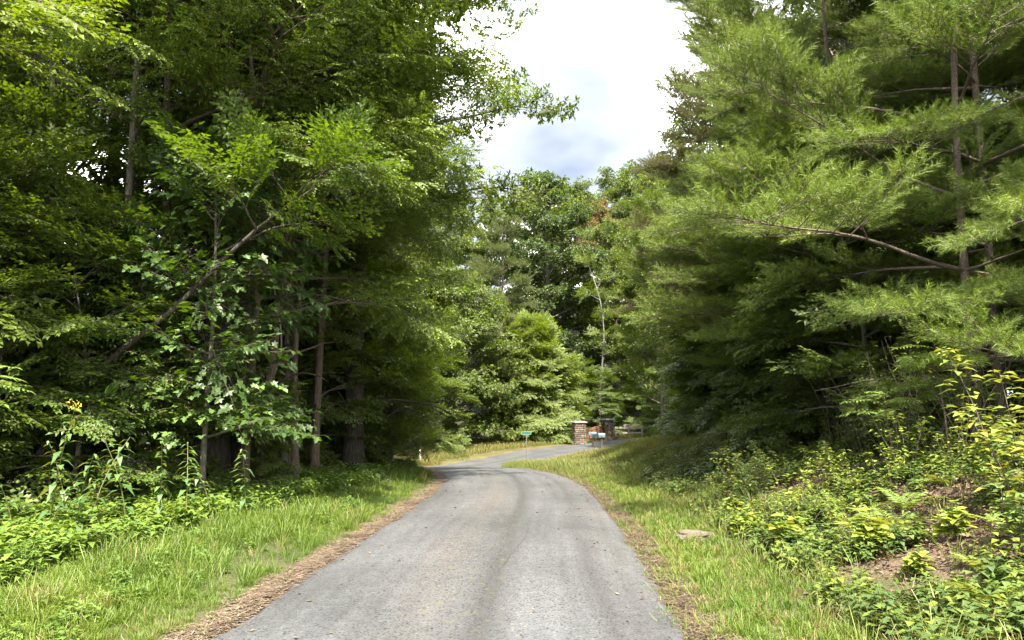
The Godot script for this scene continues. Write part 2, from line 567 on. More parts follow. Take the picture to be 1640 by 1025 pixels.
# ---------------------------------------------------------------- the sky: broken white clouds with grey-blue undersides
func sky_image() -> ImageTexture:
	var w := 2048
	var hh := 1024
	var f := FastNoiseLite.new()
	f.seed = 6; f.frequency = 0.9; f.fractal_octaves = 6; f.fractal_gain = 0.52
	f.noise_type = FastNoiseLite.TYPE_SIMPLEX_SMOOTH
	var g := FastNoiseLite.new()
	g.seed = 6; g.frequency = 0.9; g.fractal_octaves = 5
	g.noise_type = FastNoiseLite.TYPE_SIMPLEX_SMOOTH
	var px := PackedFloat32Array()
	px.resize(w * hh * 3)
	for y in hh:
		var el := PI * (0.5 - (y + 0.5) / hh)
		var up := sin(el)
		var fl := cos(el)
		for x in w:
			var i := (y * w + x) * 3
			if up < -0.02:
				px[i] = 0.16; px[i + 1] = 0.18; px[i + 2] = 0.12
				continue
			var az := TAU * (x + 0.5) / w
			var k := 1.0 / (maxf(up, 0.0) + 0.3)
			var qx := sin(az) * fl * k
			var qz := -cos(az) * fl * k
			var d := f.get_noise_3d(qx * 1.5, up * 2.2, qz * 1.5)
			var e := g.get_noise_3d(qx * 1.6 + 5.0, up * 3.0, qz * 1.6)
			var cover := smoothstep(-0.85, -0.3, d + 0.25 * e)
			var v := e - d * 0.6
			var thick := pow(smoothstep(-0.3, 0.04, v), 0.5)
			var deep := smoothstep(0.0, 0.55, v + 0.7 * d)
			var r := lerpf(0.98, lerpf(0.11, 0.053, deep), thick)
			var gg := lerpf(0.98, lerpf(0.12, 0.064, deep), thick)
			var b := lerpf(0.98, lerpf(0.135, 0.083, deep), thick)
			px[i] = lerpf(0.08, r, cover)
			px[i + 1] = lerpf(0.12, gg, cover)
			px[i + 2] = lerpf(0.2, b, cover)
	return ImageTexture.create_from_image(Image.create_from_data(w, hh, false, Image.FORMAT_RGBF, px.to_byte_array()))

# ---------------------------------------------------------------- ground and road
func ground_columns() -> PackedFloat32Array:
	var c := PackedFloat32Array()
	for u in [-400.0, -250.0, -160.0, -110.0, -80.0, -60.0, -48.0, -40.0, -34.0, -29.0, -25.0, -22.0, -19.5, -17.0, -15.0, -13.0, -11.5, -10.0, -9.0, -8.2]: c.append(u)
	var u := -7.6
	while u < -2.6:
		c.append(u); u += 0.3
	u = -2.6
	while u < 2.6:
		c.append(u); u += 0.12
	while u < 9.5:
		c.append(u); u += 0.22
	for q in [9.8, 10.5, 11.3, 12.3, 13.5, 15.0, 17.0, 19.5, 22.0, 25.0, 29.0, 34.0, 40.0, 48.0, 60.0, 80.0, 110.0, 160.0, 250.0, 400.0]: c.append(q)
	return c

func build_ground() -> void:
	var cols := ground_columns()
	var rows := PackedFloat32Array()
	var z := 60.0
	while z > -420.0:
		rows.append(z)
		z -= 8.0 if z > 12.0 else (0.8 if z > 0.0 else (0.3 if z > -40.0 else (0.7 if z > -70.0 else (4.0 if z > -130.0 else 25.0))))
	var m := MB.new()
	var tone := FastNoiseLite.new()
	tone.seed = 12; tone.frequency = 0.5; tone.fractal_octaves = 4
	for r in rows:
		var cx := look(road_x, r)
		for u in cols:
			var x := cx + u
			var hgt := height(x, r)
			var e := 0.25
			m.v.append(Vector3(x, hgt, r))
			m.n.append(Vector3(height(x - e, r) - height(x + e, r), 2 * e, height(x, r - e) - height(x, r + e)).normalized())
			var s := side_of(x, r)
			var nz := tone.get_noise_2d(x, r)
			var soil := Color(0.06, 0.045, 0.03)
			var col := soil
			if s < 0.0:
				var grass := smoothstep(-7.2, -5.5, s + nz) * smoothstep(1.7, 2.0, -s)
				col = soil.lerp(Color(0.1, 0.115, 0.035), grass * 0.85)
				col = col.lerp(Color(0.17, 0.115, 0.07), (1.0 - smoothstep(1.8, 2.05, -s)) * smoothstep(1.2, 1.6, -s))
			else:
				var grass := (1.0 - smoothstep(3.0, 4.2, s + nz * 1.6)) if r > -17.0 else 1.0 - smoothstep(5.5, 7.5, s + nz * 2.0)
				grass *= smoothstep(1.6, 2.2, s)
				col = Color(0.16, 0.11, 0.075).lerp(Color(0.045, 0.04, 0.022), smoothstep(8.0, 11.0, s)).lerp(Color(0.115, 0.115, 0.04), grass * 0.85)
			if r < -36.0: col = col.lerp(Color(0.15, 0.14, 0.045), 0.7 * (1.0 - smoothstep(6.0, 10.0, absf(s))))
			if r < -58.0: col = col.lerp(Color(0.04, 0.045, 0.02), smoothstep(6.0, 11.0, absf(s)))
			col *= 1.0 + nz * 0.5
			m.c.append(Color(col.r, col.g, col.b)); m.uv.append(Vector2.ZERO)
	var k := cols.size()
	for i in rows.size() - 1:
		for j in k - 1:
			var a := i * k + j
			m.idx.append(a); m.idx.append(a + k); m.idx.append(a + 1)
			m.idx.append(a + 1); m.idx.append(a + k); m.idx.append(a + k + 1)
	var g := mat("earth", Color.WHITE, 0.97)
	g.vertex_color_use_as_albedo = true
	g.albedo_texture = noise_tex(0.035, 5, Color(0.35, 0.33, 0.3), Color(1.0, 1.0, 1.0), 30)
	g.uv1_triplanar = true; g.uv1_world_triplanar = true
	g.uv1_scale = Vector3(1.1, 1.1, 1.1)
	g.heightmap_enabled = true
	g.heightmap_texture = noise_tex(0.05, 5, Color.BLACK, Color.WHITE, 31)
	g.heightmap_scale = 3.0
	tag(part("ground", m.commit(g), self), "", "", "", "structure")

func asphalt() -> StandardMaterial3D:
	# wear along the first forty metres, drawn in the road's own length and width
	var w := 512
	var l := 2048
	var f := FastNoiseLite.new()
	f.seed = 9; f.frequency = 1.0; f.fractal_octaves = 4
	var img := Image.create(w, l, false, Image.FORMAT_RGB8)
	for j in l:
		var along := j * 45.0 / l
		var wander := 0.12 * f.get_noise_2d(along * 0.12, 7.0)
		for i in w:
			var x := (i + 0.5) / w * 3.3 - 1.65 + wander
			var big := f.get_noise_2d(x * 0.55 + 20.0, along * 0.33)
			var streak := f.get_noise_2d(x * 4.5, along * 0.16 + 50.0)
			var spot := f.get_noise_2d(x * 5.0 + 90.0, along * 4.5)
			var c := Color(0.1, 0.106, 0.116)
			c *= 1.0 + 0.4 * big + 0.26 * streak + 0.16 * spot
			var dark := exp(-pow((x - 0.17) / 0.12, 2.0)) * clampf(0.95 + 0.8 * streak, 0.35, 1.0)      # the dark seam a little right of the middle
			dark += 0.75 * exp(-pow((x - 1.02 + 0.06 * sin(along * 0.3)) / 0.09, 2.0)) * clampf(0.7 + streak, 0, 1)
			dark += 0.4 * exp(-pow((x + 1.42) / 0.12, 2.0))
			c = c.lerp(Color(0.055, 0.056, 0.058), clampf(dark * 0.95, 0, 0.88))
			var brown := exp(-pow((x + 0.33) / 0.26, 2.0)) * clampf(0.55 + 1.1 * big + 0.4 * spot, 0, 1)
			brown += 0.5 * exp(-pow((x - 1.3) / 0.2, 2.0)) * clampf(0.6 + big, 0, 1)
			c = c.lerp(Color(0.145, 0.12, 0.092), clampf(brown * 0.42, 0, 0.7))
			if spot > 0.33 and absf(x + 0.02) < 0.3 and along > 5.0:
				c = c.lerp(Color(0.12, 0.12, 0.045), clampf((spot - 0.33) * 4.0, 0, 0.55))
			var s := c.linear_to_srgb()
			img.set_pixel(i, j, s)
	rng.seed = 78
	for k in 34:                                                    # cracks: some along the wheel tracks, most part of the way across
		var lengthwise := k % 3 == 0
		var x: float = rnd(0.04, 0.96) * w if not lengthwise else [0.07, 0.12, 0.55, 0.8, 0.93][rng.randi_range(0, 4)] * w
		var y := rnd(0, l)
		var dx := rnd(-0.25, 0.25) if lengthwise else (1.0 if rng.randf() < 0.5 else -1.0)
		var dy := 1.0 if lengthwise else rnd(-0.2, 0.2)
		for i in (rng.randi_range(60, 190) if lengthwise else rng.randi_range(60, 200)):
			x += dx + rnd(-0.9, 0.9) * (1.0 if lengthwise else 0.3)
			y += dy + rnd(-0.5, 0.5) * (0.2 if lengthwise else 0.8)
			if x < 1 or x > w - 2: break
			for q in 2:
				var xi := int(x) + (q if lengthwise else 0)
				var yi := posmod(int(y), l)
				img.set_pixel(xi, yi, img.get_pixel(xi, yi).lerp(Color(0.16, 0.155, 0.15), 0.62 if q == 0 else 0.3))
	var m := mat("asphalt", Color.WHITE, 0.8)
	m.albedo_texture = ImageTexture.create_from_image(img)
	# the stones of the wearing course
	rng.seed = 77
	var d := Image.create(512, 512, false, Image.FORMAT_RGB8)
	var hb := Image.create(512, 512, false, Image.FORMAT_L8)
	d.fill(Color(0.8, 0.8, 0.8)); hb.fill(Color(0.3, 0.3, 0.3))
	for i in 9000:
		var x := rng.randi_range(0, 510)
		var y := rng.randi_range(0, 510)
		var q := rng.randi_range(2, 5)
		var k := rnd(0.5, 0.98)
		if rng.randf() < 0.1: k = rnd(1.0, 1.2)
		if rng.randf() < 0.22: k = rnd(0.28, 0.45)
		d.fill_rect(Rect2i(x, y, q, rng.randi_range(2, 5)), Color(minf(k, 1), minf(k * 0.99, 1), minf(k * 0.97, 1)))
		hb.fill_rect(Rect2i(x, y, q, q), Color(k, k, k) * 0.8)
	m.detail_enabled = true
	m.detail_albedo = ImageTexture.create_from_image(d)
	m.detail_blend_mode = BaseMaterial3D.BLEND_MODE_MUL
	m.detail_uv_layer = BaseMaterial3D.DETAIL_UV_2
	return m

func build_road() -> void:
	var v := PackedVector3Array()
	var n := PackedVector3Array()
	var uv := PackedVector2Array()
	var uv2 := PackedVector2Array()
	var idx := PackedInt32Array()
	var f := FastNoiseLite.new()
	f.seed = 14; f.frequency = 1.1; f.fractal_octaves = 4
	var across := [-1.65, -1.58, -1.45, -1.1, -0.7, -0.3, 0.0, 0.3, 0.7, 1.1, 1.45, 1.58, 1.65]
	var z := 14.0
	var last := Vector3(look(road_x, z), 0, z)
	var run := 0.0
	var rows := 0
	while z > -66.5:
		var c := Vector3(look(road_x, z), 0, z)
		run += Vector2(c.x - last.x, c.z - last.z).length()
		last = c
		var t := Vector3(look(road_x, z - 0.3) - look(road_x, z + 0.3), 0, -0.6).normalized()
		var s := t.cross(Vector3.UP)
		for q in across:
			var u: float = q
			if absf(u) > 1.4: u += signf(u) * f.get_noise_2d(u * 3.0, run) * 0.13
			u *= lerpf(1.03, 1.13, smoothstep(-16.0, -6.0, z))
			var p := c + s * u
			var edge := smoothstep(1.45, 1.62, absf(q))
			p.y = look(rise_t, p.z) + 0.022 - 0.012 * u * u + f.get_noise_2d(u * 0.5, run * 0.4) * 0.006 - 0.075 * edge
			v.append(p)
			n.append((Vector3.UP + s * 0.02 * u + s * signf(u) * edge * 0.4).normalized())
			uv.append(Vector2((q + 1.65) / 3.3, run / 45.0))
			uv2.append(Vector2(u / 1.7, run / 1.7))
		rows += 1
		z -= 0.25
	var k := across.size()
	for i in rows - 1:
		for j in k - 1:
			var a := i * k + j
			for q in [a, a + k, a + 1, a + 1, a + k, a + k + 1]: idx.append(q)
	var a := []
	a.resize(Mesh.ARRAY_MAX)
	a[Mesh.ARRAY_VERTEX] = v; a[Mesh.ARRAY_NORMAL] = n; a[Mesh.ARRAY_TEX_UV] = uv; a[Mesh.ARRAY_TEX_UV2] = uv2; a[Mesh.ARRAY_INDEX] = idx
	var m := ArrayMesh.new()
	m.add_surface_from_arrays(Mesh.PRIMITIVE_TRIANGLES, a)
	m.surface_set_material(0, asphalt())
	tag(part("road", m, self), "", "", "", "structure")

# ---------------------------------------------------------------- grass, litter, herbs
func tuft(blades: int, h: float, spread: float, wide: float, bend: float, m: Material) -> ArrayMesh:
	var b := MB.new()
	for i in blades:
		var az := rnd(0, TAU)
		var o := Vector3(cos(az), 0, sin(az))
		var s := Vector3(-o.z, 0, o.x).rotated(Vector3.UP, rnd(-0.8, 0.8)) * wide * rnd(0.6, 1.2)
		var p := o * rnd(0, spread)
		var hh := h * rnd(0.45, 1.1)
		var k := bend * rnd(0.2, 1.3)
		var p1 := p + Vector3(0, hh * 0.45, 0) + o * hh * k * 0.2
		var p2 := p + Vector3(0, hh * 0.82, 0) + o * hh * k * 0.55
		var p3 := p + Vector3(0, hh * (1.0 - 0.25 * k), 0) + o * hh * k * 1.05
		var c := tint(0.75, 1.25)
		b.quad(p - s, p1 - s * 0.85, p1 + s * 0.85, p + s, c)
		b.quad(p1 - s * 0.85, p2 - s * 0.55, p2 + s * 0.55, p1 + s * 0.85, c)
		b.tri(p2 - s * 0.55, p3, p2 + s * 0.55, c)
	return b.commit(m)

func herb(leaves: int, h: float, leaf_len: float, wide: float, m: Material) -> ArrayMesh:
	var b := MB.new()
	for st in 3:
		var q := Vector3(rnd(-0.07, 0.07), 0, rnd(-0.07, 0.07))
		var top := q + Vector3(rnd(-0.08, 0.08), h * rnd(0.7, 1.1), rnd(-0.08, 0.08))
		b.quad(q - Vector3(0.003, 0, 0), top - Vector3(0.002, 0, 0), top + Vector3(0.002, 0, 0), q + Vector3(0.003, 0, 0), Color(0.8, 0.7, 0.6))
		for i in int(leaves / 3.0):
			var f := 0.3 + 0.7 * (i + 1.0) / (leaves / 3.0)
			var az := i * 2.2 + st + rnd(-0.4, 0.4)
			var d := Vector3(cos(az), rnd(-0.1, 0.5), sin(az)).normalized()
			b.leaf(q.lerp(top, f), d, (Vector3.UP + d * 0.3).normalized(), leaf_len * rnd(0.6, 1.15), leaf_len * wide, 0.12, tint(0.8, 1.2), 0.25)
	return b.commit(m)

func litter_leaf(m: Material) -> ArrayMesh:
	var b := MB.new()
	for i in 12:
		var az := rnd(0, TAU)
		var d := Vector3(cos(az), rnd(-0.15, 0.35), sin(az)).normalized()
		b.leaf(Vector3(rnd(-0.1, 0.1), rnd(0.0, 0.02), rnd(-0.1, 0.1)), d, (Vector3.UP + Vector3(rnd(-0.6, 0.6), 0, rnd(-0.6, 0.6))).normalized(), rnd(0.035, 0.07), rnd(0.022, 0.042), rnd(-0.25, 0.4), tint(0.6, 1.35), rnd(-0.3, 0.4))
	return b.commit(m)

func straw(m: Material) -> ArrayMesh:
	var b := MB.new()
	for i in 26:
		var az := rnd(0, TAU)
		var d := Vector3(cos(az), rnd(-0.05, 0.12), sin(az)) * rnd(0.03, 0.08)
		var p := Vector3(rnd(-0.11, 0.11), rnd(0.0, 0.018), rnd(-0.11, 0.11))
		var s := Vector3(-sin(az), 0, cos(az)) * rnd(0.0015, 0.005)
		b.quad(p - s, p + d - s, p + d + s, p + s, tint(0.6, 1.4))
	return b.commit(m)

func spin(mm: Many, x: float, z: float, lift: float, size: float, col: Color, tilt := 0.0) -> void:
	var a := rnd(0, TAU)
	var up := Vector3(rnd(-tilt, tilt), 1, rnd(-tilt, tilt)).normalized()
	var p := on(x, z)
	p.y += lift
	mm.along(p, Vector3(cos(a), 0, sin(a)), up, size, col)

func build_cover() -> void:
	rng.seed = 301
	var patch := FastNoiseLite.new()
	patch.seed = 3; patch.frequency = 0.28; patch.fractal_octaves = 3
	var short_t := tuft(20, 0.13, 0.075, 0.0035, 0.9, M.grass)
	var long_t := tuft(15, 0.34, 0.06, 0.0035, 0.75, M.grass)
	var ga := Color(0.085, 0.16, 0.018)
	var gb := Color(0.15, 0.215, 0.03)
	var dry := Color(0.26, 0.21, 0.1)
	# verge on the left
	var near := Many.new()
	var far_ := Many.new()
	for i in 30000:
		var z := -2.6 - 31.0 * pow(rnd(0, 1), 1.35)
		var u := rnd(-7.2, -1.72)
		var x := look(road_x, z) + u
		if u > -1.98 and rnd(0, 1) < 0.75: continue
		var nz := patch.get_noise_2d(x, z)
		if nz < -0.3 and rnd(0, 1) < 0.75: continue
		var c := ga.lerp(gb, clampf(0.5 + nz + rnd(-0.35, 0.35), 0, 1))
		if rnd(0, 1) < 0.035: c = dry
		spin(near, x, z, -0.01, rnd(0.7, 1.25) * (0.7 if u > -2.4 else 1.0), c, 0.15)
	mass("grass", near.commit(short_t), self)
	tag(get_child(get_child_count() - 1), "short bright green grass covering the left verge", "grass")
	for i in 5500:
		var z := -3.0 - 31.0 * pow(rnd(0, 1), 1.2)
		var u := rnd(-7.0, -2.0)
		var x := look(road_x, z) + u
		if patch.get_noise_2d(x * 1.7 + 40, z * 1.7) < -0.05 + 0.25 * smoothstep(-4.0, -2.2, u) * rnd(-1, 1): continue
		var c := ga.lerp(gb, rnd(0, 1))
		if rnd(0, 1) < 0.06: c = dry
		spin(far_, x, z, -0.01, rnd(0.6, 1.15), c, 0.2)
	mass("tall_grass", far_.commit(long_t), self)
	tag(get_child(get_child_count() - 1), "longer seeding grass standing in clumps on the left verge", "grass")
	# verge, bank and far roadside on the right
	var right := Many.new()
	var rt := Many.new()
	for i in 26000:
		var z := -2.5 - 34.0 * pow(rnd(0, 1), 1.25)
		var u := rnd(1.62, 8.0)
		var x := look(road_x, z) + u
		var nz := patch.get_noise_2d(x, z)
		var edge := 3.4 + nz * 1.8 if z > -16.0 else lerpf(3.6, 9.0, smoothstep(-16.0, -24.0, z)) + nz
		if u > edge and rnd(0, 1) < 0.9: continue
		if u < 1.9 and rnd(0, 1) < 0.6: continue
		var c := ga.lerp(gb, clampf(0.6 + nz + rnd(-0.35, 0.35), 0, 1))
		if rnd(0, 1) < 0.13 + 0.2 * smoothstep(3.5, 6.0, u): c = dry
		if z < -19.0 and rnd(0, 1) < 0.5 or u > 2.6 and rnd(0, 1) < 0.12: spin(rt, x, z, -0.01, rnd(0.6, 1.2), c.lerp(Color(0.2, 0.2, 0.06), 0.4), 0.2)
		else: spin(right, x, z, -0.01, rnd(0.7, 1.2), c, 0.15)
	mass("grass", right.commit(short_t), self)
	tag(get_child(get_child_count() - 1), "short grass growing along the right road edge and up the bank", "grass")
	mass("tall_grass", rt.commit(long_t), self)
	tag(get_child(get_child_count() - 1), "tall yellowing grass on the crest of the right bank", "grass")
	var fr := Many.new()
	for i in 12000:
		var z := rnd(-36.0, -68.0)
		var u := rnd(1.9, 9.0) if rnd(0, 1) < 0.5 else rnd(-8.0, -1.9)
		var x := look(road_x, z) + u * (1.0 if z > -38.0 else 1.5)
		if absf(side_of(x, z)) < 1.85: continue
		spin(fr, x, z, -0.01, rnd(0.7, 1.3), Color(0.16, 0.185, 0.045).lerp(Color(0.23, 0.2, 0.07), rnd(0, 1)), 0.15)
	mass("grass", fr.commit(tuft(14, 0.26, 0.14, 0.008, 0.8, M.grass)), self)
	tag(get_child(get_child_count() - 1), "yellowish grass on both sides of the far bend", "grass")
	# fallen leaves and straw
	var brown := [Color(0.12, 0.075, 0.042), Color(0.085, 0.055, 0.035), Color(0.15, 0.105, 0.066), Color(0.065, 0.042, 0.03), Color(0.18, 0.14, 0.098)]
	var li := Many.new()
	for i in 19000:
		var z := -3.0 - 27.0 * pow(rnd(0, 1), 1.2)
		var u := rnd(2.9, 10.5)
		if u < 4.0 and rnd(0, 1) < 0.6: continue
		spin(li, look(road_x, z) + u, z, 0.012, rnd(0.75, 1.3), brown[rng.randi_range(0, 4)], 0.2)
	mass("fallen_leaves", li.commit(litter_leaf(M.dead)), self)
	tag(get_child(get_child_count() - 1), "dry brown leaves lying on the right bank under the pines", "fallen leaves")
	var lf := Many.new()
	for i in 7000:
		var z := -6.0 - 26.0 * rnd(0, 1)
		var u := rnd(-14.0, -5.6)
		spin(lf, look(road_x, z) + u, z, 0.012, rnd(0.8, 1.4), brown[rng.randi_range(0, 4)], 0.2)
	mass("fallen_leaves", lf.commit(litter_leaf(M.dead)), self)
	tag(get_child(get_child_count() - 1), "dry brown leaves on the floor of the left wood", "fallen leaves")
	var sl := Many.new()
	var sr := Many.new()
	var tan := [Color(0.17, 0.125, 0.085), Color(0.12, 0.085, 0.06), Color(0.22, 0.17, 0.12), Color(0.09, 0.06, 0.04)]
	for i in 4200:
		var z := -2.4 - 30.0 * pow(rnd(0, 1), 1.2)
		var w := 0.055 + 0.05 * patch.get_noise_2d(z * 4.0, 3.0)
		spin(sl, look(road_x, z) - 1.62 - w + rnd(-w, w) - 0.12 * smoothstep(-14.0, -6.0, z), z, 0.022 if rnd(0, 1) < 0.6 else 0.035, rnd(0.7, 1.2), tan[rng.randi_range(0, 3)], 0.1)
	for i in 2000:
		var z := -2.4 - 26.0 * pow(rnd(0, 1), 1.2)
		spin(sr, look(road_x, z) + 1.72 + 0.1 * smoothstep(-14.0, -6.0, z) + rnd(-0.12, 0.14), z, 0.03, rnd(0.6, 1.1), tan[rng.randi_range(0, 3)].lerp(brown[1], 0.4), 0.1)
	var st := straw(M.dead)
	mass("straw_litter", sl.commit(st), self)
	tag(get_child(get_child_count() - 1), "band of reddish-brown straw and needles along the left road edge", "litter")
	mass("straw_litter", sr.commit(st), self)
	tag(get_child(get_child_count() - 1), "thin line of brown litter along the right road edge", "litter")
	var one := MB.new()
	one.leaf(Vector3.ZERO, Vector3.RIGHT, Vector3.UP, 0.06, 0.035, 0.2, Color.WHITE, -0.2)
	var rl := Many.new()
	for i in 170:
		var z := -3.5 - 22.0 * pow(rnd(0, 1), 1.3)
		var u := 1.55 * pow(rnd(0, 1), 0.45) * (1.0 if rnd(0, 1) < 0.5 else -1.0)
		var x := look(road_x, z) + u
		var aa := rnd(0, TAU)
		rl.along(Vector3(x, look(rise_t, z) + 0.024 - 0.012 * u * u, z), Vector3(cos(aa), 0, sin(aa)), Vector3.UP, rnd(0.35, 1.1), (brown[rng.randi_range(0, 4)] as Color).lerp(Color(0.12, 0.14, 0.03), 0.4 if rnd(0, 1) < 0.2 else 0.0))
	mass("fallen_leaves", rl.commit(one.commit(M.dead)), self)
	tag(get_child(get_child_count() - 1), "few small dry leaves scattered on the asphalt", "fallen leaves")
	# low broad-leaved herbs
	var hl := Many.new()
	for i in 2600:
		var z := -6.2 - 15.0 * pow(rnd(0, 1), 1.3)
		var u := -7.0 + 3.2 * pow(rnd(0, 1), 1.6)
		u += 1.0 * smoothstep(-8.0, -16.0, z)
		if u > -2.6: continue
		spin(hl, look(road_x, z) + u, z, 0.0, rnd(0.6, 1.15), Color(0.085, 0.16, 0.025).lerp(Color(0.16, 0.24, 0.035), rnd(0, 1)), 0.3)
	for i in 1000:
		var z := -2.8 - 20.0 * pow(rnd(0, 1), 1.4)
		spin(hl, look(road_x, z) + rnd(-6.5, -2.3), z, -0.02, rnd(0.25, 0.65), Color(0.08, 0.16, 0.03).lerp(Color(0.14, 0.22, 0.04), rnd(0, 1)), 0.3)
	mass("undergrowth", hl.commit(herb(21, 0.3, 0.13, 0.5, M.soft_leaf)), self)
	tag(get_child(get_child_count() - 1), "low yellow-green herbs between the left verge and the wood", "herbs")
	var hr := Many.new()
	for i in 6300:
		var z := -3.2 - 19.0 * pow(rnd(0, 1), 1.3)
		var u := 2.9 + 4.6 * rnd(0, 1)
		var x := look(road_x, z) + u
		if patch.get_noise_2d(x * 1.4 + 9.0, z * 1.4) < -0.16: continue
		spin(hr, x, z, -0.01, rnd(0.3, 1.1), Color(0.055, 0.105, 0.025).lerp(Color(0.16, 0.21, 0.03), pow(rnd(0, 1), 1.8)), 0.25)
	mass("undergrowth", hr.commit(herb(18, 0.24, 0.1, 0.55, M.soft_leaf)), self)
	tag(get_child(get_child_count() - 1), "scattered low green herbs growing through the leaf litter on the right bank", "herbs")

# ---------------------------------------------------------------- plants one can count
func leaf_mesh(kind: String, size: float, m: Material) -> ArrayMesh:
	var b := MB.new()
	if kind == "palm": b.palm(Vector3.ZERO, Vector3.RIGHT, Vector3.UP, size)
	elif kind == "lance": b.leaf(Vector3.ZERO, Vector3.RIGHT, Vector3.UP, size, size * 0.34, 0.12, Color.WHITE, 0.3)
	else: b.leaf(Vector3.ZERO, Vector3.RIGHT, Vector3.UP, size, size * 0.5, 0.12, Color.WHITE, 0.2)
	return b.commit(m)

func set_along(o: Node3D, at: Vector3, d: Vector3, up: Vector3, size := 1.0) -> void:
	var z := d.cross(up).normalized()
	o.transform = Transform3D(Basis(d * size, z.cross(d) * size, z * size), at)

func flat_leaf(called: String, col: Color) -> StandardMaterial3D:
	var m := leafy(called, 0.5, 0.5)
	m.vertex_color_use_as_albedo = false
	m.albedo_color = col.linear_to_srgb()
	return m

func make_fern(label: String, group: String, seed_: int, col: Color) -> Node3D:
	rng.seed = seed_
	var o := thing("fern", label, "fern", Vector3.ZERO, 0.0, group)
	var m := flat_leaf("fern_leaf", col)
	for i in 9:
		var l := MB.new()
		var az := i * 2.4 + rnd(-0.3, 0.3)
		var d := Vector3(cos(az) * 0.75, rnd(0.6, 1.1), sin(az) * 0.75).normalized()
		frond(l, l, Vector3.ZERO, d, Vector3(-cos(az) * 0.6, 1, -sin(az) * 0.6).normalized(), rnd(0.38, 0.55), 14, 0.13, 0.22, rnd(0.9, 1.5))
		part("frond", l.commit(m), o)
	return o

func make_shrub(called: String, label: String, group: String, seed_: int, h: float, n: int, size: float, cols: Array, kind := "oval") -> Node3D:
	rng.seed = seed_
	var o := thing(called, label, "shrub", Vector3.ZERO, 0.0, group)
	var mats := []
	for c in cols: mats.append(flat_leaf("shrub_leaf", c))
	var shapes := []
	for m in mats: shapes.append(leaf_mesh(kind, size, m))
	for s in 5:
		var st := MB.new()
		var az := s * 1.3 + rnd(-0.4, 0.4)
		var p := Vector3(rnd(-0.05, 0.05), -0.03, rnd(-0.05, 0.05))
		var pts := PackedVector3Array([p])
		var d := Vector3(cos(az) * rnd(0.15, 0.6), 1, sin(az) * rnd(0.15, 0.6)).normalized()
		var hh := h * rnd(0.6, 1.1)
		for k in 5:
			p += d * hh / 5.0
			d = (d + Vector3(rnd(-0.2, 0.2), 0, rnd(-0.2, 0.2))).normalized()
			pts.append(p)
		st.tube(pts, PackedFloat32Array([0.008, 0.007, 0.006, 0.005, 0.004, 0.002]), 4)
		part("stem", st.commit(M.twig), o)
		for i in int(n / 5.0):
			var f := rnd(0.25, 1.0)
			var a2 := i * 2.4 + rnd(-0.5, 0.5)
			var dd := Vector3(cos(a2), rnd(-0.15, 0.45), sin(a2)).normalized()
			var q := curve_at(pts, f) + dd * rnd(0.0, 0.16) * h * (1.2 - f)
			set_along(part("leaf", shapes[rng.randi_range(0, shapes.size() - 1)], o), q, dd, (Vector3.UP + Vector3(rnd(-0.4, 0.4), 0, rnd(-0.4, 0.4))).normalized(), rnd(0.65, 1.15))
	return o

func make_weed(label: String, group: String, seed_: int, h: float, flower := false) -> Node3D:
	rng.seed = seed_
	var o := thing("tall_weed", label, "weed", Vector3.ZERO, 0.0, group)
	var mats := [flat_leaf("weed_leaf", Color(0.045, 0.1, 0.03)), flat_leaf("weed_leaf", Color(0.07, 0.14, 0.035))]
	var shapes := [leaf_mesh("lance", 0.25, mats[0]), leaf_mesh("lance", 0.22, mats[1])]
	var st := MB.new()
	var pts := PackedVector3Array()
	var lean := Vector3(rnd(-0.3, 0.3), 0, rnd(-0.1, 0.3))
	for k in 7: pts.append(Vector3(0, h * k / 6.0 - 0.03, 0) + lean * k * k / 36.0 * h)
	st.tube(pts, PackedFloat32Array([0.009, 0.008, 0.008, 0.007, 0.006, 0.005, 0.003]), 5)
	part("stem", st.commit(flat_leaf("weed_stem", Color(0.1, 0.11, 0.04))), o)
	for i in 38:
		var f := 0.1 + 0.9 * i / 37.0
		var az := i * 2.4 + rnd(-0.8, 0.8)
		var d := Vector3(cos(az), 0.25 - 0.35 * f + rnd(-0.5, 0.4), sin(az)).normalized()
		set_along(part("leaf", shapes[i % 2], o), curve_at(pts, f), d, Vector3.UP, (1.2 - 0.5 * f) * rnd(0.55, 1.2))
	if flower:
		var b := MB.new()
		for i in 26:
			var p := pts[6] + Vector3(rnd(-0.07, 0.07), rnd(-0.05, 0.1), rnd(-0.07, 0.07))
			b.leaf(p, Vector3(rnd(-1, 1), 0.6, rnd(-1, 1)).normalized(), Vector3(rnd(-1, 1), 0.3, rnd(-1, 1)).normalized(), 0.035, 0.02)
		part("flower_head", b.commit(flat_leaf("yellow_flower", Color(0.6, 0.45, 0.04))), o)
	return o

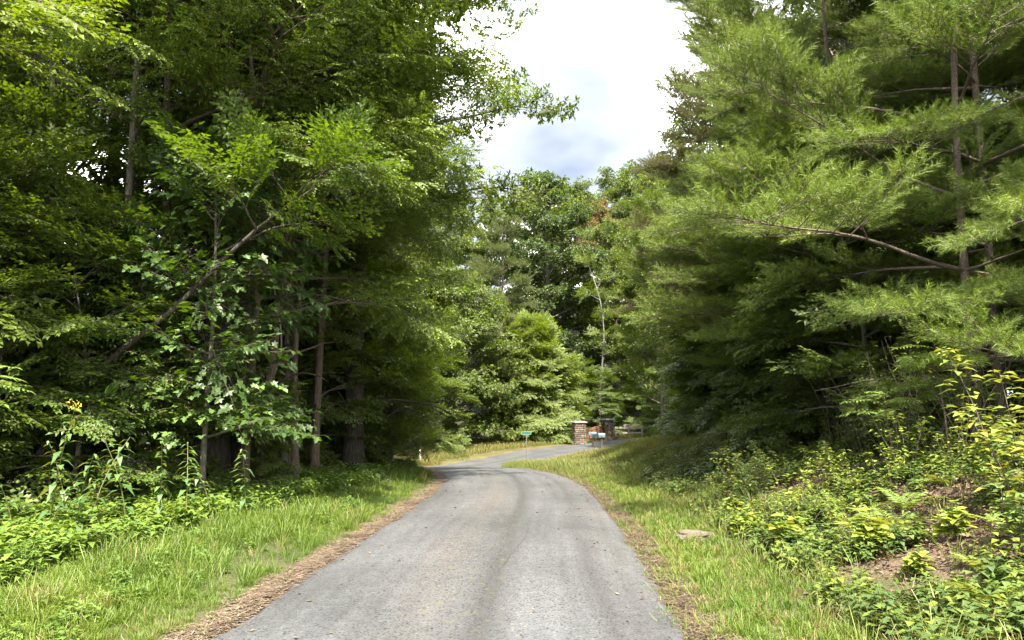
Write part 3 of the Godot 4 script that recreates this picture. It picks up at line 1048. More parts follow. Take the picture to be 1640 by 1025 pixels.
func make_sumac(label: String, x: float, z: float, h: float, fronds: int, length: float, col: Color, seed_: int, facing: Vector3) -> Node3D:
	rng.seed = seed_
	var o := thing("sumac", label, "sapling", on(x, z))
	var m := flat_leaf("sumac_leaf", col)
	var t := MB.new()
	var pts := PackedVector3Array()
	for k in 6: pts.append(Vector3(sin(k * 0.9) * 0.04, h * k / 5.0 - 0.1, cos(k * 1.1) * 0.04) + facing * 0.12 * k * k / 25.0 * h)
	t.tube(pts, PackedFloat32Array([0.018, 0.016, 0.014, 0.012, 0.01, 0.008]), 6)
	part("stem", t.commit(M.brown_bark), o)
	for i in fronds:
		var l := MB.new()
		var az := i * 2.4
		var d := (Vector3(cos(az), rnd(0.05, 0.6), sin(az)) + facing * 0.45).normalized()
		frond(l, l, pts[5] - Vector3(0, i * 0.035, 0), d, (Vector3.UP + facing * 0.3).normalized(), length * rnd(0.8, 1.1), 11, length * 0.24, 0.28, rnd(0.35, 0.7))
		part("frond", l.commit(m), o)
	return o

func build_plants() -> void:
	# tall weeds at the foot of the leaning tree
	var ws := [make_weed("tall lance-leaved weed with yellow flowers beside the leaning trunk", "", 41, 1.55, true), make_weed("w", "", 42, 1.45), make_weed("w", "", 43, 1.1)]
	var lw := "lance-leaved green weed in the thicket at the leaning tree's foot"
	ws[0].position = on(-5.4, -9.2)
	for k in [1, 2]:
		tag(ws[k], lw, "weed", "tall weeds on the wood's edge")
	ws[1].position = on(-4.55, -9.3)
	ws[2].position = on(-5.0, -9.0)
	for q in [[-4.3, -9.6, 1, 0.85], [-5.15, -9.6, 2, 1.1], [-4.1, -9.9, 2, 1.0], [-5.7, -9.0, 2, 0.95], [-4.6, -8.8, 2, 0.75], [-5.2, -8.8, 2, 0.7], [-6.1, -9.1, 1, 0.85], [-6.3, -8.8, 2, 0.9], [-3.9, -10.2, 2, 0.8], [-6.0, -8.6, 2, 0.7], [-3.7, -10.9, 2, 0.9], [-5.5, -9.7, 1, 0.8]]:
		copy(ws[q[2]], lw, on(q[0], q[1]), q[0] * 7.0, q[3])
	# ferns and shrubs on the bank
	var f1 := make_fern("bright yellow-green fern spreading in the middle of the right bank", "", 51, Color(0.1, 0.145, 0.022))
	f1.position = on(4.0, -8.2)
	var f2 := make_fern("green fern with arching fronds at the right bank's foot near the frame's bottom", "", 52, Color(0.1, 0.16, 0.03))
	f2.position = on(3.35, -5.65)
	var lf := "small fern among fallen leaves on the right bank"
	for q in [[3.7, -7.6, 0.8], [4.35, -8.7, 0.9], [3.8, -8.8, 0.75], [4.9, -9.0, 0.7], [4.2, -6.6, 0.7], [3.65, -6.1, 0.65], [4.3, -5.9, 0.6], [5.2, -8.0, 0.7], [4.6, -10.4, 0.8], [3.9, -10.6, 0.8]]:
		tag(copy(f1 if int(q[0] * 10) % 2 == 0 else f2, lf, on(q[0], q[1]), q[0] * 9.0, q[2]), "", "", "small ferns on the right bank")
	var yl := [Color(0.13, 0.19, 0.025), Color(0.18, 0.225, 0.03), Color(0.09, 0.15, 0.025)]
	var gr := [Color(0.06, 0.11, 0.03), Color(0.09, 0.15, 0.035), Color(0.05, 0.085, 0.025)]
	var a := make_shrub("shrub", "sunlit yellow-green shrub rising highest in the middle of the right bank", "", 61, 0.95, 170, 0.095, yl)
	a.position = on(5.05, -10.0)
	var b := make_shrub("shrub", "low bush of broad light-green lobed leaves at the bank's foot", "", 62, 0.45, 90, 0.17, yl, "palm")
	b.position = on(3.35, -7.4)
	var c := make_shrub("shrub", "dark green leafy bush beside the right frame edge on the bank", "", 63, 0.6, 140, 0.13, gr)
	c.position = on(4.1, -6.35)
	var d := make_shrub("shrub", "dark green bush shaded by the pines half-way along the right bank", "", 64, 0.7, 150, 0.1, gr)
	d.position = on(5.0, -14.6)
	var kinds := {a: "small upright yellow-green shrub on the leaf-littered right bank", b: "low bush of lobed leaves on the leaf-littered right bank", c: "small broad-leaved dark green shrub on the right bank", d: "small fine-leaved dark green shrub on the right bank"}
	var gs := "small shrubs on the right bank"
	for q in [[a, 4.6, -9.5, 0.7], [a, 5.4, -9.6, 0.6], [a, 4.5, -11.4, 0.6], [b, 2.95, -8.4, 0.9], [b, 2.8, -9.5, 0.8], [b, 3.9, -7.0, 0.8], [c, 4.6, -6.9, 0.85], [c, 4.75, -7.6, 0.7], [c, 5.5, -8.6, 0.9], [d, 4.4, -13.4, 0.9], [d, 5.6, -15.6, 1.0], [d, 4.6, -16.4, 0.9], [d, 5.7, -13.0, 0.8], [d, 3.9, -12.2, 0.75], [d, 5.2, -17.8, 1.0], [d, 4.7, -19.4, 0.9], [d, 5.0, -12.0, 0.7], [c, 5.6, -11.2, 0.8], [b, 3.1, -11.0, 0.7], [a, 3.4, -9.8, 0.5], [d, 5.9, -19.0, 1.1], [d, 3.6, -14.2, 0.6], [c, 3.9, -5.5, 0.6], [b, 3.3, -6.5, 0.6], [d, 6.2, -22.0, 1.2], [a, 5.9, -9.4, 0.8]]:
		tag(copy(q[0], kinds[q[0]], on(q[1], q[2]), q[1] * 11.0, q[3]), "", "", gs)
	for i in 46:
		rng.seed = 700 + i
		var z := rnd(-5.2, -15.0)
		var src: Node3D = [a, b, d, a, b, c][i % 6]
		tag(copy(src, kinds[src], on(look(road_x, z) + rnd(3.3, 6.6), z), rnd(0, TAU), rnd(0.4, 0.85)), "", "", gs)
	# sumacs and the sunlit sapling at the right edge
	make_sumac("sumac with bright feathery fronds, the higher of two under the pines", 5.85, -10.5, 1.75, 12, 0.62, Color(0.15, 0.225, 0.035), 71, Vector3(-0.5, 0, 0.5))
	make_sumac("sumac with paler drooping fronds, the lower of two under the pines", 5.3, -10.9, 1.15, 11, 0.6, Color(0.115, 0.18, 0.04), 72, Vector3(-0.5, 0, 0.6))
	make_sumac("sumac reaching in from the left frame edge before the wood", -6.05, -8.6, 2.0, 10, 0.6, Color(0.12, 0.2, 0.045), 73, Vector3(0.6, 0, 0.3))
	var e := make_shrub("sapling", "sapling with big yellow-green leaves at the right frame edge", "", 66, 1.75, 330, 0.15, [Color(0.13, 0.175, 0.025), Color(0.19, 0.215, 0.03), Color(0.095, 0.145, 0.025)])
	e.position = on(4.72, -7.3)
	# the thicket of thin stems under the pines
	var st := make_shrub("thicket_stem", "thin bare stem with few leaves in the dark thicket under the pines", "thin stems under the pines", 67, 2.1, 60, 0.12, gr)
	st.position = on(5.9, -11.6)
	for i in 22:
		rng.seed = 900 + i
		copy(st, "thin bare stem with few leaves in the dark thicket under the pines", on(rnd(5.5, 8.2), rnd(-10.2, -17.0)), rnd(0, TAU), rnd(0.75, 1.25))

# ---------------------------------------------------------------- things by the far bend
func build_things() -> void:
	rng.seed = 500
	# road-name sign
	var p := on(0.72, -38.9)
	var o := thing("street_sign", "small green road-name sign on a thin grey post at the bend", "sign", p, 0.12)
	var b := MB.new()
	b.tube(PackedVector3Array([Vector3(0, -0.2, 0), Vector3(0, 0.8, 0), Vector3(0.005, 1.52, 0)]), PackedFloat32Array([0.024, 0.024, 0.024]), 8)
	part("post", b.commit(mat("galvanised", Color(0.13, 0.135, 0.13), 0.5)), o)
	b = MB.new()
	b.box(Vector3(-0.01, 1.52, 0.03), Vector3(0.5, 0.15, 0.012), Basis.IDENTITY, 0.003)
	var blade := part("sign_blade", b.commit(mat("sign_green", Color(0.018, 0.11, 0.072), 0.5)), o)
	b = MB.new()
	for k in [-1, 1]:
		b.box(Vector3(-0.01, 1.52 + k * 0.066, 0.0385), Vector3(0.47, 0.007, 0.003))
		b.box(Vector3(-0.01 + k * 0.236, 1.52, 0.0385), Vector3(0.007, 0.12, 0.003))
	part("border", b.commit(mat("sign_white", Color(0.6, 0.64, 0.6), 0.4)), blade)
	b = MB.new()
	b.box(Vector3(0, 1.52, 0.0), Vector3(0.06, 0.1, 0.055), Basis.IDENTITY, 0.004)
	part("bracket", b.commit(mat("galvanised_bracket", Color(0.3, 0.31, 0.3), 0.5)), o)
	# stone gate pillars
	var stone := mat("field_stone", Color.WHITE, 0.9)
	stone.vertex_color_use_as_albedo = true
	stone.albedo_texture = noise_tex(0.05, 4, Color(0.55, 0.5, 0.45), Color(1, 1, 1), 50, 256)
	stone.uv1_triplanar = true; stone.uv1_scale = Vector3(4, 4, 4)
	var tones := [Color(0.17, 0.14, 0.11), Color(0.125, 0.1, 0.08), Color(0.22, 0.185, 0.15), Color(0.17, 0.155, 0.14), Color(0.18, 0.135, 0.11), Color(0.1, 0.08, 0.07)]
	for g in [[4.55, -53.0, 1.52, "stone gate pillar with grey cap, the left of two beside the road"], [7.15, -58.0, 1.42, "stone gate pillar with grey cap, the right of two beside the white fence"]]:
		p = on(g[0], g[1])
		o = thing("stone_pillar", g[3], "gate pillar", p, 0.3, "gate pillars")
		var hh: float = g[2]
		b = MB.new()
		b.box(Vector3(0, hh / 2 - 0.15, 0), Vector3(0.62, hh + 0.3, 0.62))
		part("core", b.commit(mat("mortar", Color(0.14, 0.12, 0.1))), o)
		b = MB.new()
		var y := -0.05
		while y < hh - 0.03:
			var rh := minf(rnd(0.09, 0.2), hh - y)
			for face in 4:
				var rot := Basis(Vector3.UP, face * PI / 2)
				var x := -0.37
				while x < 0.33:
					var w := minf(rnd(0.12, 0.3), 0.37 - x)
					b.box(rot * Vector3(x + w / 2, y + rh / 2, 0.325 + rnd(0, 0.035)), Vector3(w - 0.018, rh - 0.018, 0.12), rot * Basis(Vector3.BACK, rnd(-0.05, 0.05)), 0.018, (tones[rng.randi_range(0, 5)] as Color) * rnd(0.95, 1.4))
					x += w
			y += rh
		tag(part("stonework", b.commit(stone), o), "", "", "", "stuff")
		b = MB.new()
		b.box(Vector3(0, hh + 0.035, 0), Vector3(0.94, 0.085, 0.94), Basis.IDENTITY, 0.02)
		b.box(Vector3(0.02, hh + 0.1, 0), Vector3(0.7, 0.05, 0.7), Basis(Vector3.UP, 0.05), 0.015)
		part("cap", b.commit(mat("cap_stone", Color(0.22, 0.22, 0.225), 0.85)), o)
	# mailboxes
	for g in [[5.22, -50.3, 0.3, "pale blue-grey mailbox with a red flag between the stone pillars", true, 1.0], [5.85, -50.6, -0.2, "smaller pale mailbox right of the one with the red flag", false, 0.8]]:
		p = on(g[0], g[1])
		o = thing("mailbox", g[3], "mailbox", p, g[2], "mailboxes by the gate")
		var k: float = g[5]
		b = MB.new()
		b.box(Vector3(0, 0.22, 0), Vector3(0.09, 0.9, 0.09), Basis.IDENTITY, 0.008)
		part("post", b.commit(mat("weathered_wood", Color(0.25, 0.22, 0.18))), o)
		b = MB.new()
		var ring: Array[Vector2] = [Vector2(-0.5, 0), Vector2(-0.5, 0.55)]
		for q in 7: ring.append(Vector2(-cos(PI * q / 6.0) * 0.5, 0.55 + sin(PI * q / 6.0) * 0.5))
		ring.append(Vector2(0.5, 0))
		var wx := 0.3 * k
		var lx := 0.56 * k
		var y0 := 0.67
		for q in ring.size():
			var r0 := ring[q]
			var r1 := ring[(q + 1) % ring.size()]
			b.quad(Vector3(-lx / 2, y0 + r0.y * wx * 1.15, r0.x * wx), Vector3(lx / 2, y0 + r0.y * wx * 1.15, r0.x * wx), Vector3(lx / 2, y0 + r1.y * wx * 1.15, r1.x * wx), Vector3(-lx / 2, y0 + r1.y * wx * 1.15, r1.x * wx))
			b.tri(Vector3(-lx / 2, y0 + wx * 0.5, 0), Vector3(-lx / 2, y0 + r0.y * wx * 1.15, r0.x * wx), Vector3(-lx / 2, y0 + r1.y * wx * 1.15, r1.x * wx))
			b.tri(Vector3(lx / 2, y0 + wx * 0.5, 0), Vector3(lx / 2, y0 + r1.y * wx * 1.15, r1.x * wx), Vector3(lx / 2, y0 + r0.y * wx * 1.15, r0.x * wx))
		var body := part("box", b.commit(mat("painted_metal", Color(0.17, 0.235, 0.265), 0.5)), o)
		b = MB.new()
		b.box(Vector3(-lx / 2 - 0.008, y0 + wx * 0.5, 0), Vector3(0.012, wx * 0.8, wx * 0.8), Basis.IDENTITY, 0.003)
		part("door", b.commit(mat("door_metal", Color(0.36, 0.42, 0.45), 0.5)), body)
		if g[4]:
			b = MB.new()
			b.box(Vector3(-lx / 2 + 0.02, y0 + 0.16, 0.165), Vector3(0.11, 0.11, 0.01), Basis.IDENTITY, 0.002)
			b.box(Vector3(-lx / 2 + 0.08, y0 + 0.05, 0.165), Vector3(0.03, 0.2, 0.008))
			part("flag", b.commit(mat("red_flag", Color(0.45, 0.07, 0.03), 0.5)), body)
	# fences
	make_fence("brown board fence running between the two stone pillars", "board_fence", 5.2, -54.5, 6.9, -58.4, 3, 1.05, 0.2, [0.45, 0.7, 0.95], Color(0.3, 0.15, 0.06), 0.03)
	make_fence("weathered white rail fence to the right of the pillars", "rail_fence", 8.2, -61.5, 10.35, -61.8, 3, 0.78, 0.13, [0.3, 0.7], Color(0.4, 0.37, 0.34), 0.045)
	make_fence("dark wooden rail fence along the shaded wood behind the far bend", "rail_fence", -1.0, -61.0, 4.6, -62.6, 5, 1.0, 0.1, [0.45, 0.85], Color(0.07, 0.055, 0.045), 0.05)
	# logs behind the white fence
	var lt := "grey-brown log lying behind the white rail fence"
	for g in [[10.2, -66.0, 0.36, 1.5], [11.0, -66.6, 0.3, 1.3]]:
		p = on(g[0], g[1])
		o = thing("log", lt + (", the thicker of two" if g[2] > 0.33 else ", the thinner of two"), "log", p, 0.1)
		var r: float = g[2]
		var ln: float = g[3]
		b = MB.new()
		b.tube(PackedVector3Array([Vector3(-ln / 2, r, 0), Vector3(0, r * 1.05, 0.02), Vector3(ln / 2, r, 0)]), PackedFloat32Array([r, r * 1.03, r]), 14, 0.03)
		part("bark", b.commit(M.grey_bark), o)
		b = MB.new()
		for q in 14:
			var a0 := TAU * q / 14.0
			var a1 := TAU * (q + 1) / 14.0
			for sx: float in [-1.0, 1.0]:
				b.tri(Vector3(sx * (ln / 2 + 0.004), r, 0), Vector3(sx * (ln / 2 + 0.004), r + sin(a0) * r * 0.95, cos(a0) * r * 0.95), Vector3(sx * (ln / 2 + 0.004), r + sin(a1) * r * 0.95, cos(a1) * r * 0.95))
		part("cut_end", b.commit(mat("cut_wood", Color(0.2, 0.14, 0.09))), o)
	# marker post at the end of the left verge
	p = on(-4.55, -38.5)
	b = MB.new()
	b.box(Vector3(0, 0.2, 0), Vector3(0.1, 0.9, 0.1), Basis.IDENTITY, 0.012)
	var mp := part("marker_post", b.commit(mat("pale_post", Color(0.55, 0.52, 0.47))), self)
	mp.position = p
	tag(mp, "short pale post in the shade past the left verge", "post")
	# a flat stone by the right edge
	b = MB.new()
	var rock := SphereMesh.new()
	rock.radius = 0.5; rock.height = 1.0; rock.radial_segments = 20; rock.rings = 10
	var ar := rock.get_mesh_arrays()
	var rv: PackedVector3Array = ar[Mesh.ARRAY_VERTEX]
	var ri: PackedInt32Array = ar[Mesh.ARRAY_INDEX]
	for i in rv.size():
		var q := rv[i]
		rv[i] = q * Vector3(0.5, 0.14, 0.34) * (1.0 + 0.5 * bump.get_noise_3d(q.x * 5.0, q.y * 5.0, q.z * 5.0))
	for i in range(0, ri.size(), 3): b.tri(rv[ri[i]], rv[ri[i + 1]], rv[ri[i + 2]], Color(0.13, 0.115, 0.09))
	var rk := part("flat_stone", b.commit(stone), self)
	rk.position = on(2.25, -9.7) + Vector3(0, 0.04, 0)
	tag(rk, "flat tan stone lying in the grass of the right verge", "stone")

func make_fence(label: String, called: String, x0: float, z0: float, x1: float, z1: float, posts: int, h: float, wide: float, levels: Array, col: Color, thick: float) -> void:
	var o := thing(called, label, "fence", on(x0, z0))
	var base := o.position
	var m := mat("fence_wood", col, 0.85)
	m.albedo_texture = noise_tex(0.04, 4, Color(0.6, 0.6, 0.6), Color(1, 1, 1), 60, 128)
	m.uv1_triplanar = true; m.uv1_scale = Vector3(1.5, 6, 6)
	var at: Array[Vector3] = []
	for k in posts:
		var f := k / (posts - 1.0)
		at.append(on(lerpf(x0, x1, f), lerpf(z0, z1, f)) - base)
	for k in posts:
		var b := MB.new()
		b.box(at[k] + Vector3(0, h / 2 - 0.1, 0), Vector3(0.12, h + 0.2, 0.12), Basis.IDENTITY, 0.01)
		part("post", b.commit(m), o)
		if k == 0: continue
		for lv in levels:
			b = MB.new()
			var p := at[k - 1] + Vector3(0, lv, 0)
			var q := at[k] + Vector3(0, lv, 0)
			var d := (q - p)
			var x := d.normalized()
			var zz := x.cross(Vector3.UP).normalized()
			b.box((p + q) / 2 + zz * (0.063 + thick / 2), Vector3(d.length() - 0.01, wide, thick), Basis(x, zz.cross(x), zz), 0.006)
			part("rail", b.commit(m), o)

# ---------------------------------------------------------------- the woods
func build_woods() -> void:
	rng.seed = 200
	var beech := spray_flat(0.62, 0.085, 0.55, 0.5, M.leaf)
	var dogwood := spray_flat(0.6, 0.11, 0.55, 0.45, M.leaf)
	var oak := spray_cluster(0.6, 0.15, 0.42, M.leaf, 30)
	var tulip := spray_cluster(0.62, 0.13, 0.7, M.leaf, 26)
	var locust := spray_pinnate(0.6, 0.062, M.soft_leaf)
	var maple := spray_palm(0.62, 0.14, M.leaf)
	var pine := spray_needles(0.5, 0.085, 0.0029, M.needle, 48)
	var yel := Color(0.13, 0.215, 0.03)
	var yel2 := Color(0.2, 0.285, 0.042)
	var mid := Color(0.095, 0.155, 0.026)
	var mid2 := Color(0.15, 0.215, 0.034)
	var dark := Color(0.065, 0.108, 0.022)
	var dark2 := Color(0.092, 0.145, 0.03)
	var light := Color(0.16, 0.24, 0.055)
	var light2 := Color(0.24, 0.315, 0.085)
	# --- left, front row
	make_tree("leaning_tree", "thin tree leaning far right over the tall weeds", "tree", -7.4, -11.3, dogwood, {"h": 4.9, "r": 0.062, "wobble": 0.05, "base": 0.62, "spread": 1.4, "limbs": 6, "leaf_size": 0.9, "a": mid, "b": yel, "bark": "dark_bark", "elev0": 0.4,
		"path": [Vector3(0, 0, 0), Vector3(0.55, 0.95, 0), Vector3(1.3, 2.15, 0.05), Vector3(2.4, 3.05, 0.1), Vector3(3.45, 4.1, 0.2), Vector3(4.0, 4.5, 0.3), Vector3(4.6, 4.9, 0.3)]}, 1001)
	make_tree("tulip_tree", "thickest dark trunk in the left wood, standing beside a slimmer one", "tree", -5.3, -13.6, tulip, {"h": 25.0, "r": 0.33, "lean": Vector3(-0.01, 0, 0), "wobble": 0.15, "base": 0.36, "spread": 4.0, "limbs": 26, "bark": "dark_bark", "a": dark, "b": mid2, "elev0": 0.15, "elev1": 0.9, "toward": Vector3(0.1, 0, 0.35), "bare": 4}, 1002)
	make_tree("slim_tree", "slimmer dark trunk just right of the thickest trunk", "tree", -4.95, -14.1, oak, {"h": 15.0, "r": 0.14, "base": 0.35, "spread": 2.2, "limbs": 14, "bark": "dark_bark", "a": dark, "b": mid2}, 1003)
	var vt := make_tree("vine_tree", "brown trunk wound with a pale dead vine, before the left wood", "tree", -5.0, -15.0, locust, {"face": 0.35, "h": 15.0, "r": 0.115, "wobble": 0.05, "base": 0.38, "spread": 3.0, "limbs": 18, "a": yel, "b": yel2, "bark": "brown_bark", "toward": Vector3(0.3, 0, 0.2), "elev0": 0.2, "bare": 6,
		"path": [Vector3(0, 0, 0), Vector3(0.2, 1.2, 0), Vector3(0.32, 2.5, 0), Vector3(0.5, 4.6, 0), Vector3(0.6, 7, 0), Vector3(0.7, 11, 0), Vector3(0.7, 15, 0)]}, 1004)
	var vb := MB.new()
	var vp := PackedVector3Array()
	var vr := PackedFloat32Array()
	for k in 50:
		var y := 1.2 + k * 0.1
		vp.append(Vector3(lerpf(0.2, 0.5, clampf((y - 1.2) / 3.4, 0, 1.3)) + cos(y * 2.2) * 0.135, y, sin(y * 2.2) * 0.135))
		vr.append(0.022)
	vb.tube(vp, vr, 5)
	part("vine", vb.commit(M.pale_twig), vt)
	make_tree("oak_tree", "big furrowed oak trunk nearest the road in the left wood", "tree", -3.95, -19.4, oak, {"h": 21.0, "r": 0.25, "wobble": 0.12, "base": 0.27, "spread": 4.2, "limbs": 30, "bark": "dark_bark", "a": dark, "b": mid2, "toward": Vector3(0.27, 0, 0.14), "elev0": 0.05, "elev1": 0.95, "branches": 2.3, "step": 0.38, "bare": 6}, 1005)
	make_tree("grey_tree", "pale grey forked trunk in the upper part of the left wood", "tree", -7.6, -14.2, tulip, {"h": 16.0, "r": 0.15, "wobble": 0.1, "base": 0.4, "spread": 2.8, "limbs": 16, "bark": "grey_bark", "a": mid, "b": yel, "elev0": 0.6, "bare": 6,
		"path": [Vector3(0, 0, 0), Vector3(0.2, 2.5, 0), Vector3(0.35, 4.6, 0), Vector3(0.55, 6.5, 0), Vector3(0.75, 9, 0), Vector3(0.8, 16, 0)]}, 1006)
	make_tree("grey_tree", "slim straight grey trunk left of the forked one", "tree", -9.0, -15.0, beech, {"h": 14.0, "r": 0.09, "wobble": 0.1, "base": 0.3, "spread": 2.4, "limbs": 16, "a": dark2, "b": mid2, "elev0": 0.2}, 1007)
	make_tree("locust_tree", "feathery yellow-green locust leaning out above the left verge", "tree", -4.9, -17.0, locust, {"face": 0.35, "h": 14.5, "r": 0.15, "wobble": 0.3, "base": 0.32, "spread": 3.7, "shape": "column", "limbs": 32, "bark": "brown_bark", "a": yel, "b": yel2, "toward": Vector3(0.36, 0, 0.22), "elev0": 0.15, "elev1": 0.8, "branches": 2.5, "step": 0.36}, 1008)
	make_tree("locust_tree", "feathery yellow-green locust with its crown at the photo's top left centre", "tree", -6.6, -13.0, locust, {"face": 0.35, "h": 14.0, "r": 0.14, "wobble": 0.3, "base": 0.42, "spread": 3.6, "limbs": 24, "bark": "brown_bark", "a": yel, "b": yel2, "toward": Vector3(0.35, 0, 0.25), "elev0": 0.2, "branches": 2.4, "step": 0.36}, 1009)
	make_tree("locust_tree", "yellow-green locust standing between the vine-wound trunk and the oak", "tree", -5.0, -24.0, locust, {"face": 0.35, "h": 13.0, "r": 0.13, "wobble": 0.3, "base": 0.46, "spread": 3.1, "shape": "column", "limbs": 28, "bark": "brown_bark", "a": mid2, "b": yel2, "toward": Vector3(0.4, 0, 0.1), "elev0": 0.1, "branches": 2.3, "step": 0.38}, 1010)
	make_tree("overhanging_tree", "tree whose broad yellow-green leaves hang in at the top left corner", "tree", -8.7, -9.6, dogwood, {"h": 12.0, "r": 0.13, "base": 0.5, "spread": 3.0, "limbs": 11, "a": mid2, "b": yel2, "toward": Vector3(0.35, 0, 0.1), "elev0": 0.1, "leaf_size": 1.0, "bare": 4}, 1011)
	make_tree("locust_tree", "low spreading locust with fine leaflets in front of the oak trunk", "tree", -4.35, -15.7, locust, {"face": 0.35, "h": 9.0, "r": 0.08, "wobble": 0.35, "base": 0.52, "spread": 3.0, "limbs": 24, "bark": "brown_bark", "a": yel, "b": yel2, "toward": Vector3(0.4, 0, 0.2), "elev0": 0.25, "elev1": 0.9, "branches": 2.5, "step": 0.34}, 1041)
	make_tree("locust_tree", "slender feathery locust just right of the thickest dark trunk", "tree", -4.6, -13.4, locust, {"face": 0.35, "h": 11.5, "r": 0.08, "wobble": 0.3, "base": 0.52, "spread": 3.0, "limbs": 22, "bark": "brown_bark", "a": yel, "b": yel2, "toward": Vector3(0.3, 0, 0.3), "elev0": 0.25, "elev1": 0.9, "branches": 2.5, "step": 0.34}, 1042)
	for q in [[-6.4, -12.4, 15.0, 0.075, "grey_bark", "slim upright grey stem left of the thickest dark trunk", 1061], [-7.5, -12.1, 14.0, 0.07, "grey_bark", "slim upright grey stem farthest left behind the leaning tree", 1062], [-5.85, -12.9, 16.0, 0.085, "brown_bark", "slim upright brown stem close before the thickest dark trunk", 1063], [-4.3, -17.0, 16.0, 0.09, "brown_bark", "slim upright brown stem just left of the big furrowed oak", 1064], [-4.75, -16.2, 14.0, 0.07, "grey_bark", "slim upright grey stem between the vine-wound trunk and the oak", 1065]]:
		make_tree("slim_tree", q[5], "tree", q[0], q[1], [tulip, locust][q[6] % 2], {"h": q[2], "r": q[3], "wobble": 0.3, "base": 0.52, "spread": 2.0, "limbs": 13, "bark": q[4], "a": mid, "b": yel, "bare": 6, "step": 0.4, "elev0": 0.4}, q[6])
	make_tree("edge_locust", "airy sunlit locust nearest the road at the far end of the left wood", "tree", -3.75, -22.9, locust, {"h": 10.5, "r": 0.09, "wobble": 0.3, "base": 0.24, "spread": 2.5, "limbs": 26, "bark": "brown_bark", "a": mid2, "b": yel2, "toward": Vector3(0.25, 0, 0.2), "elev0": 0.2, "elev1": 0.9, "branches": 2.3, "step": 0.36, "shape": "column", "face": 0.5}, 1066)
	make_tree("edge_dogwood", "low sunlit broad-leaved tree just right of the big furrowed oak", "tree", -3.55, -20.9, dogwood, {"h": 4.6, "r": 0.045, "base": 0.15, "spread": 1.35, "limbs": 18, "a": mid2, "b": yel2, "shape": "column", "elev0": 0.1, "split": false, "toward": Vector3(0.2, 0, 0.2)}, 1067)
	# the maple with big leaves: those nearest are leaves one can pick out
	var mp := make_tree("maple_sapling", "young maple with large pale-lit lobed leaves before the dark trunks", "tree", -4.75, -12.0, maple, {"h": 5.6, "r": 0.05, "wobble": 0.15, "base": 0.16, "spread": 1.55, "limbs": 16, "shape": "column", "a": Color(0.06, 0.11, 0.03), "b": Color(0.085, 0.155, 0.036), "elev0": 0.1, "elev1": 0.8, "bark": "grey_bark", "split": true}, 1012)
	var ml := [leaf_mesh("palm", 0.17, flat_leaf("maple_leaf", Color(0.075, 0.14, 0.032))), leaf_mesh("palm", 0.16, flat_leaf("maple_leaf", Color(0.095, 0.165, 0.04))), leaf_mesh("palm", 0.17, flat_leaf("maple_leaf", Color(0.055, 0.105, 0.028)))]
	for i in 260:
		var y := rnd(0.9, 5.2)
		var az := rnd(-0.5, PI + 0.4)
		var r := rnd(0.75, 1.5) * (1.0 - 0.07 * y)
		var at := Vector3(cos(az) * r, y, sin(az) * r)
		set_along(part("leaf", ml[i % 3], mp), at, (Vector3(at.x, 0, at.z).normalized() + Vector3(rnd(-0.5, 0.5), rnd(-0.9, -0.1), rnd(-0.3, 0.6))).normalized(), (Vector3(0, 1, 0.5) + Vector3(rnd(-0.4, 0.4), 0, rnd(-0.3, 0.3))).normalized(), rnd(0.7, 1.15))
	make_tree("edge_sapling", "small sunlit yellow-green tree at the far end of the left wood's edge", "tree", -3.45, -22.2, beech, {"h": 3.6, "r": 0.04, "base": 0.1, "spread": 1.15, "limbs": 18, "shape": "cone", "a": mid2, "b": yel2, "elev0": 0.2, "split": false}, 1013)
	make_tree("shrubby_pine", "small dark bushy pine at the foot of the sunlit edge tree", "tree", -4.3, -23.6, pine, {"h": 1.7, "r": 0.03, "base": 0.08, "spread": 1.0, "limbs": 14, "shape": "cone", "a": Color(0.035, 0.06, 0.025), "b": Color(0.06, 0.09, 0.035), "elev0": 0.2, "split": false}, 1014)
	var un := make_tree("dogwood", "flat-layered dogwood before the big oak trunk", "tree", -5.4, -18.9, dogwood, {"h": 6.0, "r": 0.06, "base": 0.3, "spread": 2.6, "limbs": 16, "shape": "column", "a": dark, "b": mid2, "elev0": 0.0, "elev1": 0.5, "flat": 0.8, "toward": Vector3(0.3, 0, 0.15), "split": false}, 1015)
	var un2 := make_tree("beech_sapling", "layered young beech between the dark trunks of the left wood", "tree", -5.7, -17.8, beech, {"h": 5.0, "r": 0.045, "base": 0.15, "spread": 1.9, "limbs": 16, "shape": "column", "a": dark, "b": mid2, "elev0": 0.0, "elev1": 0.6, "flat": 0.8, "split": false}, 1016)
	# --- the wood behind, from a few grown trees
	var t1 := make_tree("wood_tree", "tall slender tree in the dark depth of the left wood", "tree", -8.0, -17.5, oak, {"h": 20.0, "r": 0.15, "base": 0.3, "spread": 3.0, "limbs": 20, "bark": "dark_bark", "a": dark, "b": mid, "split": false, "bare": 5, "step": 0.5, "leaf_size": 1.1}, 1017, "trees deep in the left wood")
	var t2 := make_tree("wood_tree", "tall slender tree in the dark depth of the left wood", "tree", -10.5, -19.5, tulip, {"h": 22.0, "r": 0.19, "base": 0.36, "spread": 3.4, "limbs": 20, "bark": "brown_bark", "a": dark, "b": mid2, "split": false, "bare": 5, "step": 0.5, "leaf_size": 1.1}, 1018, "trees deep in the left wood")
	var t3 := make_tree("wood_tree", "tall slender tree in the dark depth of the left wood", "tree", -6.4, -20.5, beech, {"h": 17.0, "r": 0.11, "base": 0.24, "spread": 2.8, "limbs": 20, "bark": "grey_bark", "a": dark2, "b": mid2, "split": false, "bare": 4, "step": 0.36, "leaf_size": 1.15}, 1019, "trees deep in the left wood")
	var i0 := 0
